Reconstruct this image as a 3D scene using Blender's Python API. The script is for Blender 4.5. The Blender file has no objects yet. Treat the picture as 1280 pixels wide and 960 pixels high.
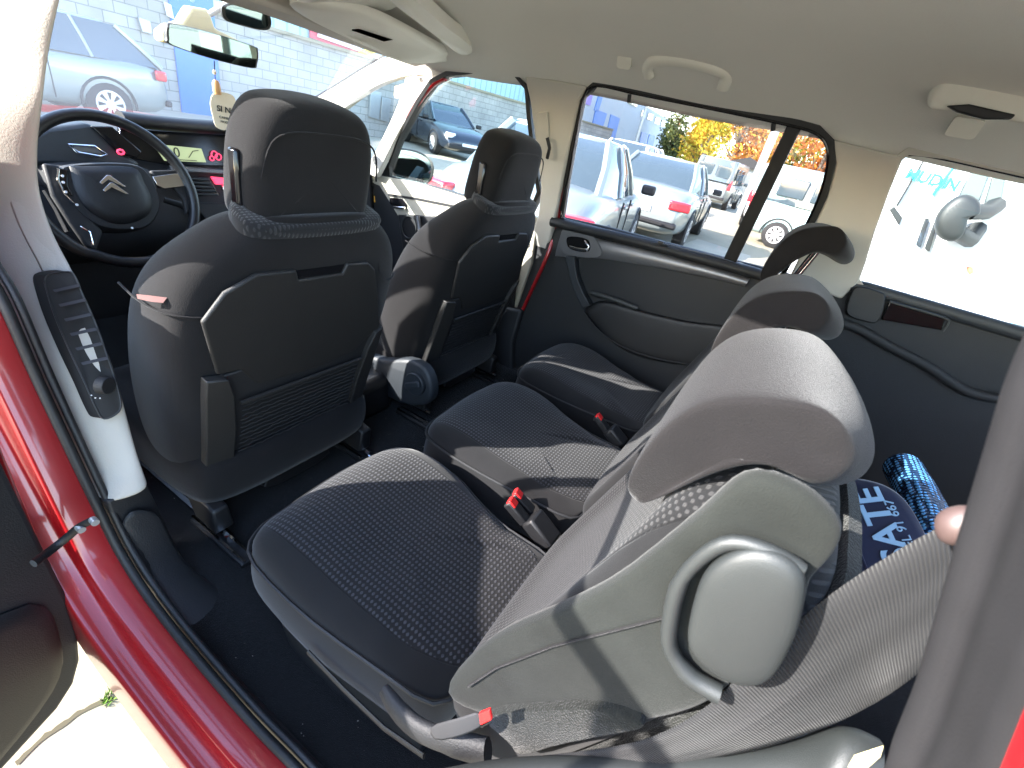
import bpy, bmesh, math, random
from math import sin, cos, pi, radians
from mathutils import Vector, Matrix
random.seed(7)
S = bpy.context.scene
COL = S.collection
# ---------------------------------------------------------------- camera pose (solved from the car's own dimensions)
CC = Vector((-0.19890684571467654, 0.9785633470440308, 1.3750016686007487))
CR = [Vector((-0.8359431583548467, -0.5102244006400615, 0.20216354021240798)),
      Vector((-0.4062362257049633, 0.32757798801841465, -0.8530327020054936)),
      Vector((0.3690137733536646, -0.7952130046454833, -0.48110821269023524))]
CF = 580.3246849555028
def ray(px, py):
    return CR[0]*((px-640)/CF) + CR[1]*((py-480)/CF) + CR[2]
def on(px, py, P0, n):
    n = Vector(n); d = ray(px, py)
    return CC + d*((Vector(P0)-CC).dot(n)/d.dot(n))
def onx(px, py, v): return on(px, py, (v, 0, 0), (1, 0, 0))
def ony(px, py, v): return on(px, py, (0, v, 0), (0, 1, 0))
def onz(px, py, v): return on(px, py, (0, 0, v), (0, 0, 1))
def pd(px, py, d): return CC + ray(px, py)*d
# ---------------------------------------------------------------- materials
def nt(name):
    m = bpy.data.materials.new(name); m.use_nodes = True
    t = m.node_tree; t.nodes.clear()
    o = t.nodes.new('ShaderNodeOutputMaterial')
    return m, t, o
def N(t, typ, **k):
    n = t.nodes.new(typ)
    for a, b in k.items():
        if a.startswith('i_'):
            n.inputs[a[2:].replace('_', ' ')].default_value = b
        else: setattr(n, a, b)
    return n
def math_(t, op, a, b=None, c=None):
    n = t.nodes.new('ShaderNodeMath'); n.operation = op
    for i, v in enumerate((a, b, c)):
        if v is None: continue
        if hasattr(v, 'is_linked') or hasattr(v, 'links'): t.links.new(v, n.inputs[i])
        else: n.inputs[i].default_value = v
    return n.outputs[0]
def rgb(c): return (c[0], c[1], c[2], 1)
def mixc(t, fac, a, b):
    n = t.nodes.new('ShaderNodeMix'); n.data_type = 'RGBA'
    for s, v in ((0, fac), (6, a), (7, b)):
        if hasattr(v, 'links'): t.links.new(v, n.inputs[s])
        else: n.inputs[s].default_value = v if s == 0 else rgb(v)
    return n.outputs[2]
def mat(name, col, rough=.6, metal=0, noise=.12, nscale=12, bump=0, bscale=200, spec=.5, coat=0, sheen=0, coord='Object', emit=None, trans=0, spots=None):
    m, t, o = nt(name)
    p = N(t, 'ShaderNodeBsdfPrincipled')
    p.inputs['Roughness'].default_value = rough; p.inputs['Metallic'].default_value = metal
    p.inputs['Specular IOR Level'].default_value = spec; p.inputs['Coat Weight'].default_value = coat
    p.inputs['Coat Roughness'].default_value = .08
    p.inputs['Sheen Weight'].default_value = sheen; p.inputs['Sheen Roughness'].default_value = .4
    tc = N(t, 'ShaderNodeTexCoord')
    nz = N(t, 'ShaderNodeTexNoise'); nz.inputs['Scale'].default_value = nscale; nz.inputs['Detail'].default_value = 5
    t.links.new(tc.outputs[coord], nz.inputs['Vector'])
    f = math_(t, 'MULTIPLY_ADD', nz.outputs['Fac'], noise*2, 1-noise)
    v = N(t, 'ShaderNodeVectorMath', operation='SCALE'); v.inputs[0].default_value = col
    t.links.new(f, v.inputs['Scale'])
    c = v.outputs[0]
    if spots:
        n3 = N(t, 'ShaderNodeTexNoise'); n3.inputs['Scale'].default_value = spots[1]; n3.inputs['Detail'].default_value = 2
        t.links.new(tc.outputs[coord], n3.inputs['Vector'])
        k = math_(t, 'GREATER_THAN', n3.outputs['Fac'], spots[2])
        c = mixc(t, k, c, spots[0])
    t.links.new(c, p.inputs['Base Color'])
    if bump:
        n2 = N(t, 'ShaderNodeTexNoise'); n2.inputs['Scale'].default_value = bscale; n2.inputs['Detail'].default_value = 3
        t.links.new(tc.outputs[coord], n2.inputs['Vector'])
        b = N(t, 'ShaderNodeBump'); b.inputs['Strength'].default_value = bump; b.inputs['Distance'].default_value = .002
        t.links.new(n2.outputs['Fac'], b.inputs['Height']); t.links.new(b.outputs[0], p.inputs['Normal'])
    if emit:
        p.inputs['Emission Color'].default_value = rgb(emit[0]); p.inputs['Emission Strength'].default_value = emit[1]
    t.links.new(p.outputs[0], o.inputs[0])
    return m
def fabric(name, col, col2, weave=None, cell=.0085, region=None, sheen=.5):
    """velour with an optional woven insert; weave = axes used for the pattern, region=(axis,centre,half,axis2,centre2,half2)"""
    m, t, o = nt(name)
    p = N(t, 'ShaderNodeBsdfPrincipled'); p.inputs['Roughness'].default_value = .95
    p.inputs['Specular IOR Level'].default_value = .15
    p.inputs['Sheen Weight'].default_value = sheen; p.inputs['Sheen Roughness'].default_value = .5
    tc = N(t, 'ShaderNodeTexCoord'); sp = N(t, 'ShaderNodeSeparateXYZ'); t.links.new(tc.outputs['Object'], sp.inputs[0])
    nz = N(t, 'ShaderNodeTexNoise'); nz.inputs['Scale'].default_value = 9; nz.inputs['Detail'].default_value = 6
    t.links.new(tc.outputs['Object'], nz.inputs['Vector'])
    n2 = N(t, 'ShaderNodeTexNoise'); n2.inputs['Scale'].default_value = 900; n2.inputs['Detail'].default_value = 2
    t.links.new(tc.outputs['Object'], n2.inputs['Vector'])
    f = math_(t, 'MULTIPLY_ADD', nz.outputs['Fac'], .7, .65)
    f = math_(t, 'MULTIPLY', f, math_(t, 'MULTIPLY_ADD', n2.outputs['Fac'], .8, .6))
    v = N(t, 'ShaderNodeVectorMath', operation='SCALE'); v.inputs[0].default_value = col; t.links.new(f, v.inputs['Scale'])
    c = v.outputs[0]; h = math_(t, 'MULTIPLY', n2.outputs['Fac'], .35)
    if weave:
        u, w = sp.outputs[weave[0]], sp.outputs[weave[1]]
        if weave[0] == 'Z':
            w = math_(t, 'SUBTRACT', w, math_(t, 'ADD', math_(t, 'MULTIPLY', sp.outputs['X'], .945), math_(t, 'MULTIPLY', sp.outputs['Z'], .3256)))
            u = math_(t, 'SUBTRACT', math_(t, 'MULTIPLY', sp.outputs['Z'], .945), math_(t, 'MULTIPLY', sp.outputs['X'], .3256))
        k = 2*pi/cell
        a = math_(t, 'SINE', math_(t, 'MULTIPLY', math_(t, 'ADD', u, math_(t, 'MULTIPLY', w, .72)), k*.62))
        b = math_(t, 'SINE', math_(t, 'MULTIPLY', math_(t, 'SUBTRACT', u, math_(t, 'MULTIPLY', w, .72)), k*.62))
        q = math_(t, 'MULTIPLY', a, b)
        q = math_(t, 'MULTIPLY_ADD', q, 2.2, -.35); q.node.use_clamp = True
        mask = 1.0
        if region:
            r = None
            for ax, c0, hw in region:
                e = math_(t, 'POWER', math_(t, 'ABSOLUTE', math_(t, 'DIVIDE', math_(t, 'SUBTRACT', sp.outputs[ax], c0), hw)), 4.0)
                r = e if r is None else math_(t, 'ADD', r, e)
            mk = math_(t, 'MULTIPLY_ADD', r, -14, 14.5); mk.node.use_clamp = True
            mask = mk
        qm = math_(t, 'MULTIPLY', q, mask)
        c = mixc(t, qm, c, col2)
        if region:
            # dark seam line along the insert's edge
            ed = math_(t, 'MULTIPLY', mask, math_(t, 'SUBTRACT', 1.0, mask)); ed = math_(t, 'MULTIPLY', ed, 3.0); ed.node.use_clamp = True
            c = mixc(t, ed, c, (col[0]*.4, col[1]*.4, col[2]*.4))
            h = math_(t, 'SUBTRACT', h, math_(t, 'MULTIPLY', ed, 1.2))
        h = math_(t, 'ADD', h, math_(t, 'MULTIPLY', qm, 1.3))
    t.links.new(c, p.inputs['Base Color'])
    b = N(t, 'ShaderNodeBump'); b.inputs['Strength'].default_value = .55; b.inputs['Distance'].default_value = .0016
    t.links.new(h, b.inputs['Height']); t.links.new(b.outputs[0], p.inputs['Normal'])
    t.links.new(p.outputs[0], o.inputs[0])
    return m
def glass(name, tint=(.92, .96, .95), dust=.0, refl=1.0):
    m, t, o = nt(name)
    tr = N(t, 'ShaderNodeBsdfTransparent'); tr.inputs[0].default_value = rgb(tint)
    gl = N(t, 'ShaderNodeBsdfGlossy'); gl.inputs['Roughness'].default_value = .01; gl.inputs[0].default_value = (refl, refl, refl, 1)
    lw = N(t, 'ShaderNodeLayerWeight'); lw.inputs[0].default_value = .5
    mx = N(t, 'ShaderNodeMixShader'); t.links.new(math_(t, 'MULTIPLY_ADD', math_(t, 'POWER', lw.outputs['Facing'], 5.0), .85, .05), mx.inputs[0])
    t.links.new(tr.outputs[0], mx.inputs[1]); t.links.new(gl.outputs[0], mx.inputs[2])
    last = mx
    if dust:
        tc = N(t, 'ShaderNodeTexCoord'); nz = N(t, 'ShaderNodeTexNoise'); nz.inputs['Scale'].default_value = 3.5; nz.inputs['Detail'].default_value = 6
        t.links.new(tc.outputs['Object'], nz.inputs['Vector'])
        df = N(t, 'ShaderNodeBsdfTranslucent'); df.inputs[0].default_value = (.9, .93, 1, 1)
        m2 = N(t, 'ShaderNodeMixShader'); t.links.new(math_(t, 'MULTIPLY', nz.outputs['Fac'], dust*2), m2.inputs[0]); nz.inputs['Scale'].default_value = 1.2; nz.inputs['Detail'].default_value = 2
        t.links.new(mx.outputs[0], m2.inputs[1]); t.links.new(df.outputs[0], m2.inputs[2]); last = m2
    t.links.new(last.outputs[0], o.inputs[0])
    return m
MT = dict(
 velour=mat('velour', (.0125, .0118, .0122), .95, noise=.25, bump=.5, bscale=700, sheen=.16, spec=.1),
 velour_head=mat('velour_head', (.0130, .0118, .0120), .95, noise=.3, bump=.5, bscale=700, sheen=.12, spec=.1),
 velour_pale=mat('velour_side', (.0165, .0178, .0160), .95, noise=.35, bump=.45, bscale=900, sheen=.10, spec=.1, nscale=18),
 felt=mat('felt', (.016, .017, .015), 1, noise=.4, bump=1, bscale=500, sheen=.15, spec=.05, nscale=150),
 plastic=mat('black_plastic', (.008, .008, .009), .5, noise=.15, bump=.35, bscale=500),
 plastic_soft=mat('soft_plastic', (.011, .0115, .013), .62, noise=.12, bump=.4, bscale=420),
 plastic_blue=mat('slate_plastic', (.022, .026, .031), .5, noise=.12, bump=.35, bscale=420),
 plastic_grey=mat('grey_plastic', (.019, .0215, .0215), .5, noise=.1, bump=.18, bscale=1400),
 frame_rubber=mat('frame_rubber', (.016, .0155, .017), .5, noise=.25, nscale=30, bump=.12, bscale=900),
 panel=mat('seat_back_panel', (.013, .0125, .012), .58, noise=.2, bump=.35, bscale=450, nscale=20),
 gloss=mat('gloss_black', (.006, .006, .007), .12, noise=.1),
 leather=mat('leather', (.012, .012, .013), .28, noise=.15, bump=.3, bscale=700),
 rubber=mat('rubber', (.010, .010, .010), .55, noise=.25, bump=.3, bscale=120),
 carpet=mat('carpet', (.008, .0078, .0078), 1, noise=.35, nscale=60, bump=1, bscale=700, sheen=.2, spec=.05, spots=((.3, .28, .24), 95, .765)),
 cream=mat('cream_trim', (.50, .475, .43), .65, noise=.05, bump=.25, bscale=350),
 cream2=mat('warm_trim', (.40, .365, .29), .6, noise=.05, bump=.25, bscale=350),
 headliner=mat('headliner', (.82, .81, .77), .95, noise=.07, nscale=2.5, bump=.6, bscale=600, sheen=.2, spec=.1),
 greyplastic=mat('stone_grey_plastic', (.78, .77, .71), .5, noise=.05),
 silver=mat('silver_trim', (.17, .17, .18), .35, metal=.5, noise=.05),
 chrome=mat('chrome', (.8, .8, .82), .08, metal=1, noise=.03),
 red=mat('red_paint', (.30, .008, .011), .30, metal=.15, noise=.08, coat=1.0, nscale=5, spots=((.10, .004, .004), 330, .79)),
 redpl=mat('red_button', (.75, .02, .02), .35),
 webbing=mat('webbing', (.030, .030, .032), .8, noise=.1),
 lcd=mat('lcd', (.30, .34, .20), .4, noise=.05, emit=((.35, .42, .22), .12)),
 ink=mat('ink', (.01, .01, .012), .6),
 pinkink=mat('pink_lamp', (.5, .03, .08), .3, emit=((.9, .05, .12), .25)),
 tag=mat('beige_card', (.72, .63, .48), .7),
 navy=mat('navy_cloth', (.006, .010, .035), .8, noise=.3, bump=.6, bscale=60, sheen=.2),
 print=mat('pale_print', (.24, .40, .55), .7),
 bubble=None,
 asphalt=mat('asphalt', (.36, .33, .25), .9, noise=.22, nscale=1.3, bump=.6, bscale=60),
 concrete=mat('concrete_slab', (.27, .24, .165), .9, noise=.2, nscale=2, bump=.6, bscale=40),
 building=mat('warehouse_white', (.40, .46, .52), .7, noise=.06),
 white=mat('white_paint', (.62, .62, .62), .3, coat=.6, noise=.03),
 carsilver=mat('silver_car_paint', (.25, .28, .27), .3, metal=.35, coat=.8, noise=.04),
 cargrey=mat('grey_car_paint', (.17, .19, .19), .35, metal=.3, coat=.8, noise=.04),
 cardark=mat('dark_blue_car_paint', (.015, .022, .035), .25, metal=.3, coat=1, noise=.04),
 cargreen=mat('mint_car_paint', (.26, .37, .36), .35, coat=.6, noise=.04),
 tyre=mat('tyre', (.015, .015, .015), .85, noise=.2),
 rim=mat('rim', (.62, .62, .62), .35, metal=.5),
 tail=mat('tail_lamp', (.62, .02, .03), .15, coat=1),
 headl=mat('head_lamp', (.75, .78, .80), .1, coat=1),
 carglass=mat('car_window_glass', (.045, .065, .075), .06, spec=1.0, noise=.15, nscale=2),
 bluepaint=mat('blue_paint', (.035, .17, .55), .5, noise=.06),
 blank=mat('plate_white', (.8, .8, .8), .5),
 bark=mat('bark', (.10, .08, .06), .9, noise=.3),
 galv=mat('galvanised', (.38, .40, .40), .45, metal=.6),
)
MT['glass'] = glass('window_glass', (.93, .96, .95))
MT['tintglass'] = glass('side_glass', (.90, .88, .88))
MT['windscreen'] = glass('windscreen_glass', (.93, .96, .98), dust=.035)
MT['mirror'] = mat('mirror_glass', (.42, .56, .53), .02, metal=1, noise=.02)  # teal put into the glass colour for the reflected trees
# ---------------------------------------------------------------- mesh builder
class MB:
    def __init__(s): s.v = []; s.f = []; s.m = []
    def add(s, vs, fs, m=0):
        o = len(s.v); s.v += [tuple(Vector(a)) for a in vs]; s.f += [tuple(i+o for i in f) for f in fs]; s.m += [m]*len(fs); return s
    def box(s, c, d, rot=None, m=0):
        c = Vector(c); R = rot if rot is not None else Matrix.Identity(3)
        vs = [c + R @ Vector((x*d[0]/2, y*d[1]/2, z*d[2]/2)) for x in (-1, 1) for y in (-1, 1) for z in (-1, 1)]
        return s.add(vs, [(0, 1, 3, 2), (4, 6, 7, 5), (0, 4, 5, 1), (2, 3, 7, 6), (0, 2, 6, 4), (1, 5, 7, 3)], m)
    def loft(s, loops, cap=(True, True), m=0, closed=True):
        n = len(loops[0]); vs = [p for l in loops for p in l]; fs = []
        for i in range(len(loops)-1):
            for j in range(n if closed else n-1):
                k = (j+1) % n
                fs.append((i*n+j, i*n+k, (i+1)*n+k, (i+1)*n+j))
        if closed and cap[0]: fs.append(tuple(range(n))[::-1])
        if closed and cap[1]: fs.append(tuple((len(loops)-1)*n+i for i in range(n)))
        return s.add(vs, fs, m)
    def tube(s, path, r, n=10, m=0, closed=False, flat=1.0, up=None):
        path = [Vector(p) for p in path]; L = len(path); loops = []
        prev = None
        for i, p in enumerate(path):
            a = path[(i-1) % L] if (closed or i > 0) else p; b = path[(i+1) % L] if (closed or i < L-1) else p
            tg = (b-a).normalized()
            u = Vector(up) if up is not None else (prev if prev is not None else (Vector((0, 0, 1)) if abs(tg.z) < .9 else Vector((1, 0, 0))))
            u = (u - tg*u.dot(tg)).normalized(); w = tg.cross(u); prev = u
            rr = r[i] if isinstance(r, (list, tuple)) else r
            loops.append([p + u*cos(2*pi*k/n)*rr + w*sin(2*pi*k/n)*rr*flat for k in range(n)])
        if closed: loops.append(loops[0])
        return s.loft(loops, (not closed, not closed), m)
    def prism(s, poly, off, m=0):
        n = len(poly); off = Vector(off); poly = [Vector(p) for p in poly]
        vs = poly + [p+off for p in poly]
        fs = [tuple(range(n)), tuple(range(2*n-1, n-1, -1))] + [(i, i+n, (i+1) % n+n, (i+1) % n) for i in range(n)]
        return s.add(vs, fs, m)
    def cyl(s, a, b, r, n=20, m=0, r2=None):
        a, b = Vector(a), Vector(b); return s.tube([a, b], [r, r if r2 is None else r2], n, m)
    def grid(s, rows, m=0):
        return s.loft(rows, m=m, closed=False)
    def build(s, name, mats, parent=None, sub=0, bevel=0, smooth=True, solid=0, bseg=2, angle=50):
        me = bpy.data.meshes.new(name); me.from_pydata(s.v, [], s.f); me.validate(verbose=False)
        if not isinstance(mats, (list, tuple)): mats = [mats]
        for q in mats: me.materials.append(MT[q] if isinstance(q, str) else q)
        if len(mats) > 1 and len(me.polygons) == len(s.m): me.polygons.foreach_set('material_index', s.m)
        bm = bmesh.new(); bm.from_mesh(me); bmesh.ops.remove_doubles(bm, verts=bm.verts, dist=1e-6)
        bmesh.ops.recalc_face_normals(bm, faces=bm.faces); bm.to_mesh(me); bm.free()
        if smooth: me.polygons.foreach_set('use_smooth', [True]*len(me.polygons))
        o = bpy.data.objects.new(name, me); COL.objects.link(o)
        if parent is not None: o.parent = parent
        if solid:
            md = o.modifiers.new('s', 'SOLIDIFY'); md.thickness = solid; md.offset = 0
        if bevel:
            md = o.modifiers.new('b', 'BEVEL'); md.width = bevel; md.segments = bseg; md.limit_method = 'ANGLE'; md.angle_limit = radians(35)
        if sub:
            md = o.modifiers.new('u', 'SUBSURF'); md.levels = md.render_levels = sub
        if smooth and not sub:
            try:
                me.set_sharp_from_angle(angle=radians(angle))
            except Exception: pass
        return o
def empty(name, label, cat, loc=(0, 0, 0), rz=0, group=None):
    o = bpy.data.objects.new(name, None); COL.objects.link(o); o.location = loc; o.rotation_euler = (0, 0, rz)
    return tag(o, label, cat, group)
def tag(o, label=None, cat=None, group=None, kind=None):
    for k, v in (('label', label), ('category', cat), ('group', group), ('kind', kind)):
        if v: o[k] = v
    return o
def copy_tree(o, parent=None):
    c = o.copy(); COL.objects.link(c)
    if parent is not None: c.parent = parent
    for ch in [q for q in bpy.data.objects if q.parent == o]: copy_tree(ch, c)
    return c
def cr(pts, n, closed=False):
    """Catmull-Rom resample"""
    pts = [Vector(p) for p in pts]; L = len(pts); out = []
    segs = L if closed else L-1
    for i in range(n if closed else n):
        t = i*segs/(n if closed else n-1); k = min(int(t), segs-1); f = t-k
        g = (lambda j: pts[j % L]) if closed else (lambda j: pts[max(0, min(L-1, j))])
        a, b, c, d = g(k-1), g(k), g(k+1), g(k+2)
        out.append(.5*((2*b)+(c-a)*f+(2*a-5*b+4*c-d)*f*f+(3*b-a-3*c+d)*f**3))
    return out
def inset2(out, d):
    n = len(out); r = []
    area = sum(out[i][0]*out[(i+1) % n][1]-out[(i+1) % n][0]*out[i][1] for i in range(n)); sg = 1 if area > 0 else -1
    for i in range(n):
        a, b = Vector(out[i-1]), Vector(out[(i+1) % n]); tg = (b-a).normalized()
        r.append(Vector((out[i][0]-tg.y*d*sg, out[i][1]+tg.x*d*sg)))
    return r
def pad(mb, outline, O, ex, ey, ez, rings, m=0, closefirst=True):
    """stack of inset rings in a local frame; rings=[(inset,height)...]; last one closed to a centre"""
    O, ex, ey, ez = Vector(O), Vector(ex), Vector(ey), Vector(ez)
    outline = [Vector((p[0], p[1])) for p in outline]; n = len(outline)
    loops = []
    for ins, h in rings:
        if ins > .02:
            b = inset2(outline, .02); c_ = sum(b, Vector((0, 0)))/n; r_ = sum((p-c_).length for p in b)/n
            q = [c_+(p-c_)*max(.15, 1-(ins-.02)/r_) for p in b]
        else: q = inset2(outline, ins) if ins else outline
        loops.append([O+ex*p.x+ey*p.y+ez*h for p in q])
    mb.loft(loops, (closefirst, True), m)
    return mb
def roundrect(w, h, r, n=5, c=(0, 0)):
    p = []
    for cx, cy, a0 in ((w/2-r, h/2-r, 0), (-w/2+r, h/2-r, 90), (-w/2+r, -h/2+r, 180), (w/2-r, -h/2+r, 270)):
        for k in range(n):
            a = radians(a0+90*k/(n-1)); p.append((c[0]+cx+r*cos(a), c[1]+cy+r*sin(a)))
    return p
def text_mesh(name, body, M, size, material, parent=None, ext=.0006, bold=0):
    cu = bpy.data.curves.new(name, 'FONT'); cu.body = body; cu.size = size; cu.extrude = ext; cu.align_x = 'CENTER'; cu.align_y = 'CENTER'; cu.offset = bold
    to = bpy.data.objects.new('tmp', cu); COL.objects.link(to)
    dg = bpy.context.evaluated_depsgraph_get(); me = bpy.data.meshes.new_from_object(to.evaluated_get(dg))
    bpy.data.objects.remove(to); me.transform(M); me.materials.clear(); me.materials.append(MT[material])
    o = bpy.data.objects.new(name, me); COL.objects.link(o)
    if parent is not None: o.parent = parent
    return o
def frame(O, x, y):
    x = Vector(x).normalized(); y = Vector(y); y = (y-x*y.dot(x)).normalized(); z = x.cross(y)
    return Matrix(((x.x, y.x, z.x, O[0]), (x.y, y.y, z.y, O[1]), (x.z, y.z, z.z, O[2]), (0, 0, 0, 1)))
# ================================================================ REAR SEATS (one built, two copied)
F_CUSH = fabric('woven_cushion', (.0095, .0093, .0100), (.040, .040, .045), weave=('X', 'Y'), cell=.0095, region=(('X', .21, .29), ('Y', .005, .160)), sheen=.15)
F_BACK = fabric('woven_back', (.011, .011, .0115), (.034, .033, .033), weave=('Z', 'Y'), cell=.0085, region=(('Y', 0, .165), ('Z', .92, .36)), sheen=.1)
F_FRONT = fabric('woven_top', (.010, .010, .011), (.026, .026, .027), weave=('X', 'Y'), cell=.0075, sheen=.2)
def make_rear_seat():
    r = empty('back_row_car_seat', '', 'seat')
    # cushion: outline in x-y, front at +x
    ol = cr([(.395, .10), (.385, .165), (.34, .205), (.20, .215), (.05, .205), (-.05, .19), (-.07, .12), (-.075, 0), (-.07, -.12), (-.05, -.15), (.05, -.155), (.13, -.175), (.22, -.205), (.33, -.200), (.385, -.16), (.40, -.08), (.402, 0)], 48, True)
    mb = MB()
    def zc(p, h):  # cushion dish
        return h
    O = (0, 0, 0)
    loops = []
    for ins, z, f in ((.05, .50, 0), (.012, .52, 0), (-.004, .57, 0), (0, .625, 0), (.004, .648, 0), (.002, .655, 0), (.012, .668, 0), (.045, .682, 0), (.09, .680, 1), (.14, .672, 1)):
        b_ = inset2(ol, min(ins, .012)) if ins else ol; cx_ = Vector((.17, .005)); q = b_ if ins <= .012 else [cx_+(p-cx_)*(1-(ins-.012)/.2*1.15) for p in b_]
        loops.append([Vector((p.x, p.y, z + (.018*math.exp(-((p.x-.30)/.1)**2) if z > .66 else 0) - (.06*max(0, (p.x-.2)/.2) if z < .56 else 0)*-1 - (.012 if (z > .66 and p.x < .05) else 0))) for p in q])
    mb.loft(loops)
    c = mb.build('seat_cushion', F_CUSH, r, sub=1)
    # piping
    q = inset2(ol, -.001); mb = MB(); mb.tube([Vector((p.x, p.y, .653)) for p in q], .0032, 6, closed=True); mb.build('piping', 'plastic_soft', c)
    # plinth of dark plastic below the cushion
    mb = MB(); q = inset2(ol, .035)
    mb.loft([[Vector((p.x*.9, p.y, .40)) for p in q], [Vector((p.x*.95, p.y, .44)) for p in q], [Vector((p.x, p.y, .53)) for p in q]]); mb.build('seat_base', 'plastic', r)
    # backrest : frame along the recline
    a = radians(19); up = Vector((-sin(a), 0, cos(a))); nr = Vector((cos(a), 0, sin(a))); O = Vector((-.055, 0, .665))
    ol = cr([(.19, .0), (.205, .10), (.21, .22), (.207, .34), (.19, .45), (.15, .52), (.08, .535), (0, .54), (-.08, .535), (-.15, .52), (-.19, .45), (-.205, .34), (-.21, .22), (-.205, .1), (-.185, 0), (-.10, -.03), (0, -.035), (.10, -.03)], 56, True)
    mb = MB()
    rings = [(.05, -.135), (.012, -.13), (.0, -.115), (-.003, -.06), (0, -.03), (.014, -.006), (.035, .006), (.06, .004), (.085, -.006), (.13, -.010)]
    pad(mb, ol, O, (0, 1, 0), up, nr, rings)
    b = mb.build('backrest', F_BACK, r, sub=1)
    # seam piping on the side
    mb = MB()
    pts = [O+Vector((0, 1, 0))*p.x+up*p.y+nr*(-.045) for p in inset2(ol, -.0035)]
    mb.tube(pts, .0016, 5, closed=True); mb.build('seam', 'velour', b)
    # grey felt covering of the back
    mb = MB(); pad(mb, inset2(ol, .004), O+nr*(-.128), (0, 1, 0), up, -nr, [(0, 0), (.002, .016), (.012, .022), (.06, .022)]); mb.build('back_cover', 'felt', r)
    # headrest : comma-shaped section swept sideways
    sec = [(-.180,1.080),(-.166,1.105),(-.170,1.150),(-.180,1.190),(-.198,1.219),(-.225,1.236),(-.255,1.242),(-.287,1.238),(-.319,1.222),(-.346,1.196),(-.350,1.172),(-.332,1.158),(-.302,1.170),(-.268,1.180),(-.241,1.171),(-.225,1.150),(-.210,1.119),(-.194,1.090)]
    sec = [(x+.004, z) for x, z in sec]
    ctr = Vector((-.215, 1.19)); mb = MB(); loops = []
    for y, k, dz in ((.146, .72, .0), (.146, .92, .0), (.134, 1.0, .0), (.07, 1.0, .002), (0, 1, .002), (-.07, 1, -.002), (-.120, 1, -.010), (-.136, .95, -.014), (-.139, .80, -.018)):
        c0 = []
        for i, (x, z) in enumerate(sec):
            # shrink towards the section's own centre line
            pl = .045*(abs(y)/.146)**3*max(0, min(1, (-x-.24)/.10)); x, z = x+pl, z+pl*.75
            j = (len(sec)-i) % len(sec); p2 = .045*(abs(y)/.146)**3*max(0, min(1, (-sec[j][0]-.24)/.10)); mx, mz = (x+sec[j][0]+p2)/2, (z+sec[j][1]+p2*.75)/2
            tipf = .02 if z < 1.05 else 0
            c0.append(Vector((mx+(x-mx)*k, y*(1-.12*max(0, (1.14-z)/.06)*(1 if x > -.25 else 0)), mz+(z-mz)*k+dz)))
        loops.append(c0)
    mb.loft(loops)
    h = mb.build('headrest', 'velour_head', r, sub=2)
    for y in (-.06, .06): mb = MB(); mb.tube([(-.262, y, 1.18), (-.235, y, 1.06)], .005, 8); mb.build('headrest_post', 'chrome', h)
    # release handle on the left shoulder
    return r
rs_left = make_rear_seat(); rs_left.location = (0, .47, 0)
rs_left['label'] = 'nearest rear seat, its pale sunlit side and grey release handle facing the open door'
GR = 'three separate rear seats'
rs_left['group'] = GR
rs_mid = copy_tree(rs_left); rs_mid.location = (0.0, 0.0, 0); rs_mid['label'] = 'middle rear seat between the two outer rear seats, headrest pushed down'
rs_right = copy_tree(rs_left); rs_right.location = (0, -.47, 0); rs_right['label'] = 'far rear seat beside the closed door, headrest raised on its chrome posts'
for ch in bpy.data.objects:
    if ch.parent == rs_right and ch.name.startswith('headrest'): ch.location = (-.012, 0, .075)
# side details of the near seat only: bolster face, handle, felt corner, lever, strap
Y = .68
def yo(px, py, v=.682): return ony(px, py, v) - Vector((0, .47, 0))
def ypoly(px, v=.682, n=0):
    q = [yo(x, y, v) for x, y in px]
    return cr(q, n, True) if n else q
side = ypoly([(552, 868), (604, 806), (677, 773), (753, 738), (823, 686), (881, 638), (918, 604), (955, 594), (1010, 614), (1046, 648), (1055, 672), (1038, 700), (1012, 728), (1000, 780), (930, 840), (895, 872), (850, 892), (770, 905), (700, 888), (620, 898)], n=44)
mb = MB()
def inset3(poly, d, dy):
    c = sum(poly, Vector())/len(poly); n = len(poly); out = []
    for i in range(n):
        tg = (poly[(i+1) % n]-poly[i-1]).normalized(); nn = Vector((-tg.z, 0, tg.x))
        if nn.dot(c-poly[i]) < 0: nn = -nn
        out.append(poly[i]+nn*d+Vector((0, dy, 0)))
    return out
def sc3(poly, k, dy):
    c = sum(poly, Vector())/len(poly); return [c+(p-c)*k+Vector((0, dy, 0)) for p in poly]
mb.loft([sc3(side, 1, -.03), sc3(side, 1, -.006), sc3(side, .985, .001), sc3(side, .94, .004), sc3(side, .7, .0055), sc3(side, .35, .006)])
sidepad = mb.build('side_bolster', 'velour_pale', rs_left, sub=1)
mb = MB(); mb.tube([yo(x, y, .690) for x, y in ((585, 858), (620, 835), (690, 808), (760, 790), (830, 772))], .0012, 5); mb.build('seam', 'velour', sidepad)
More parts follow.
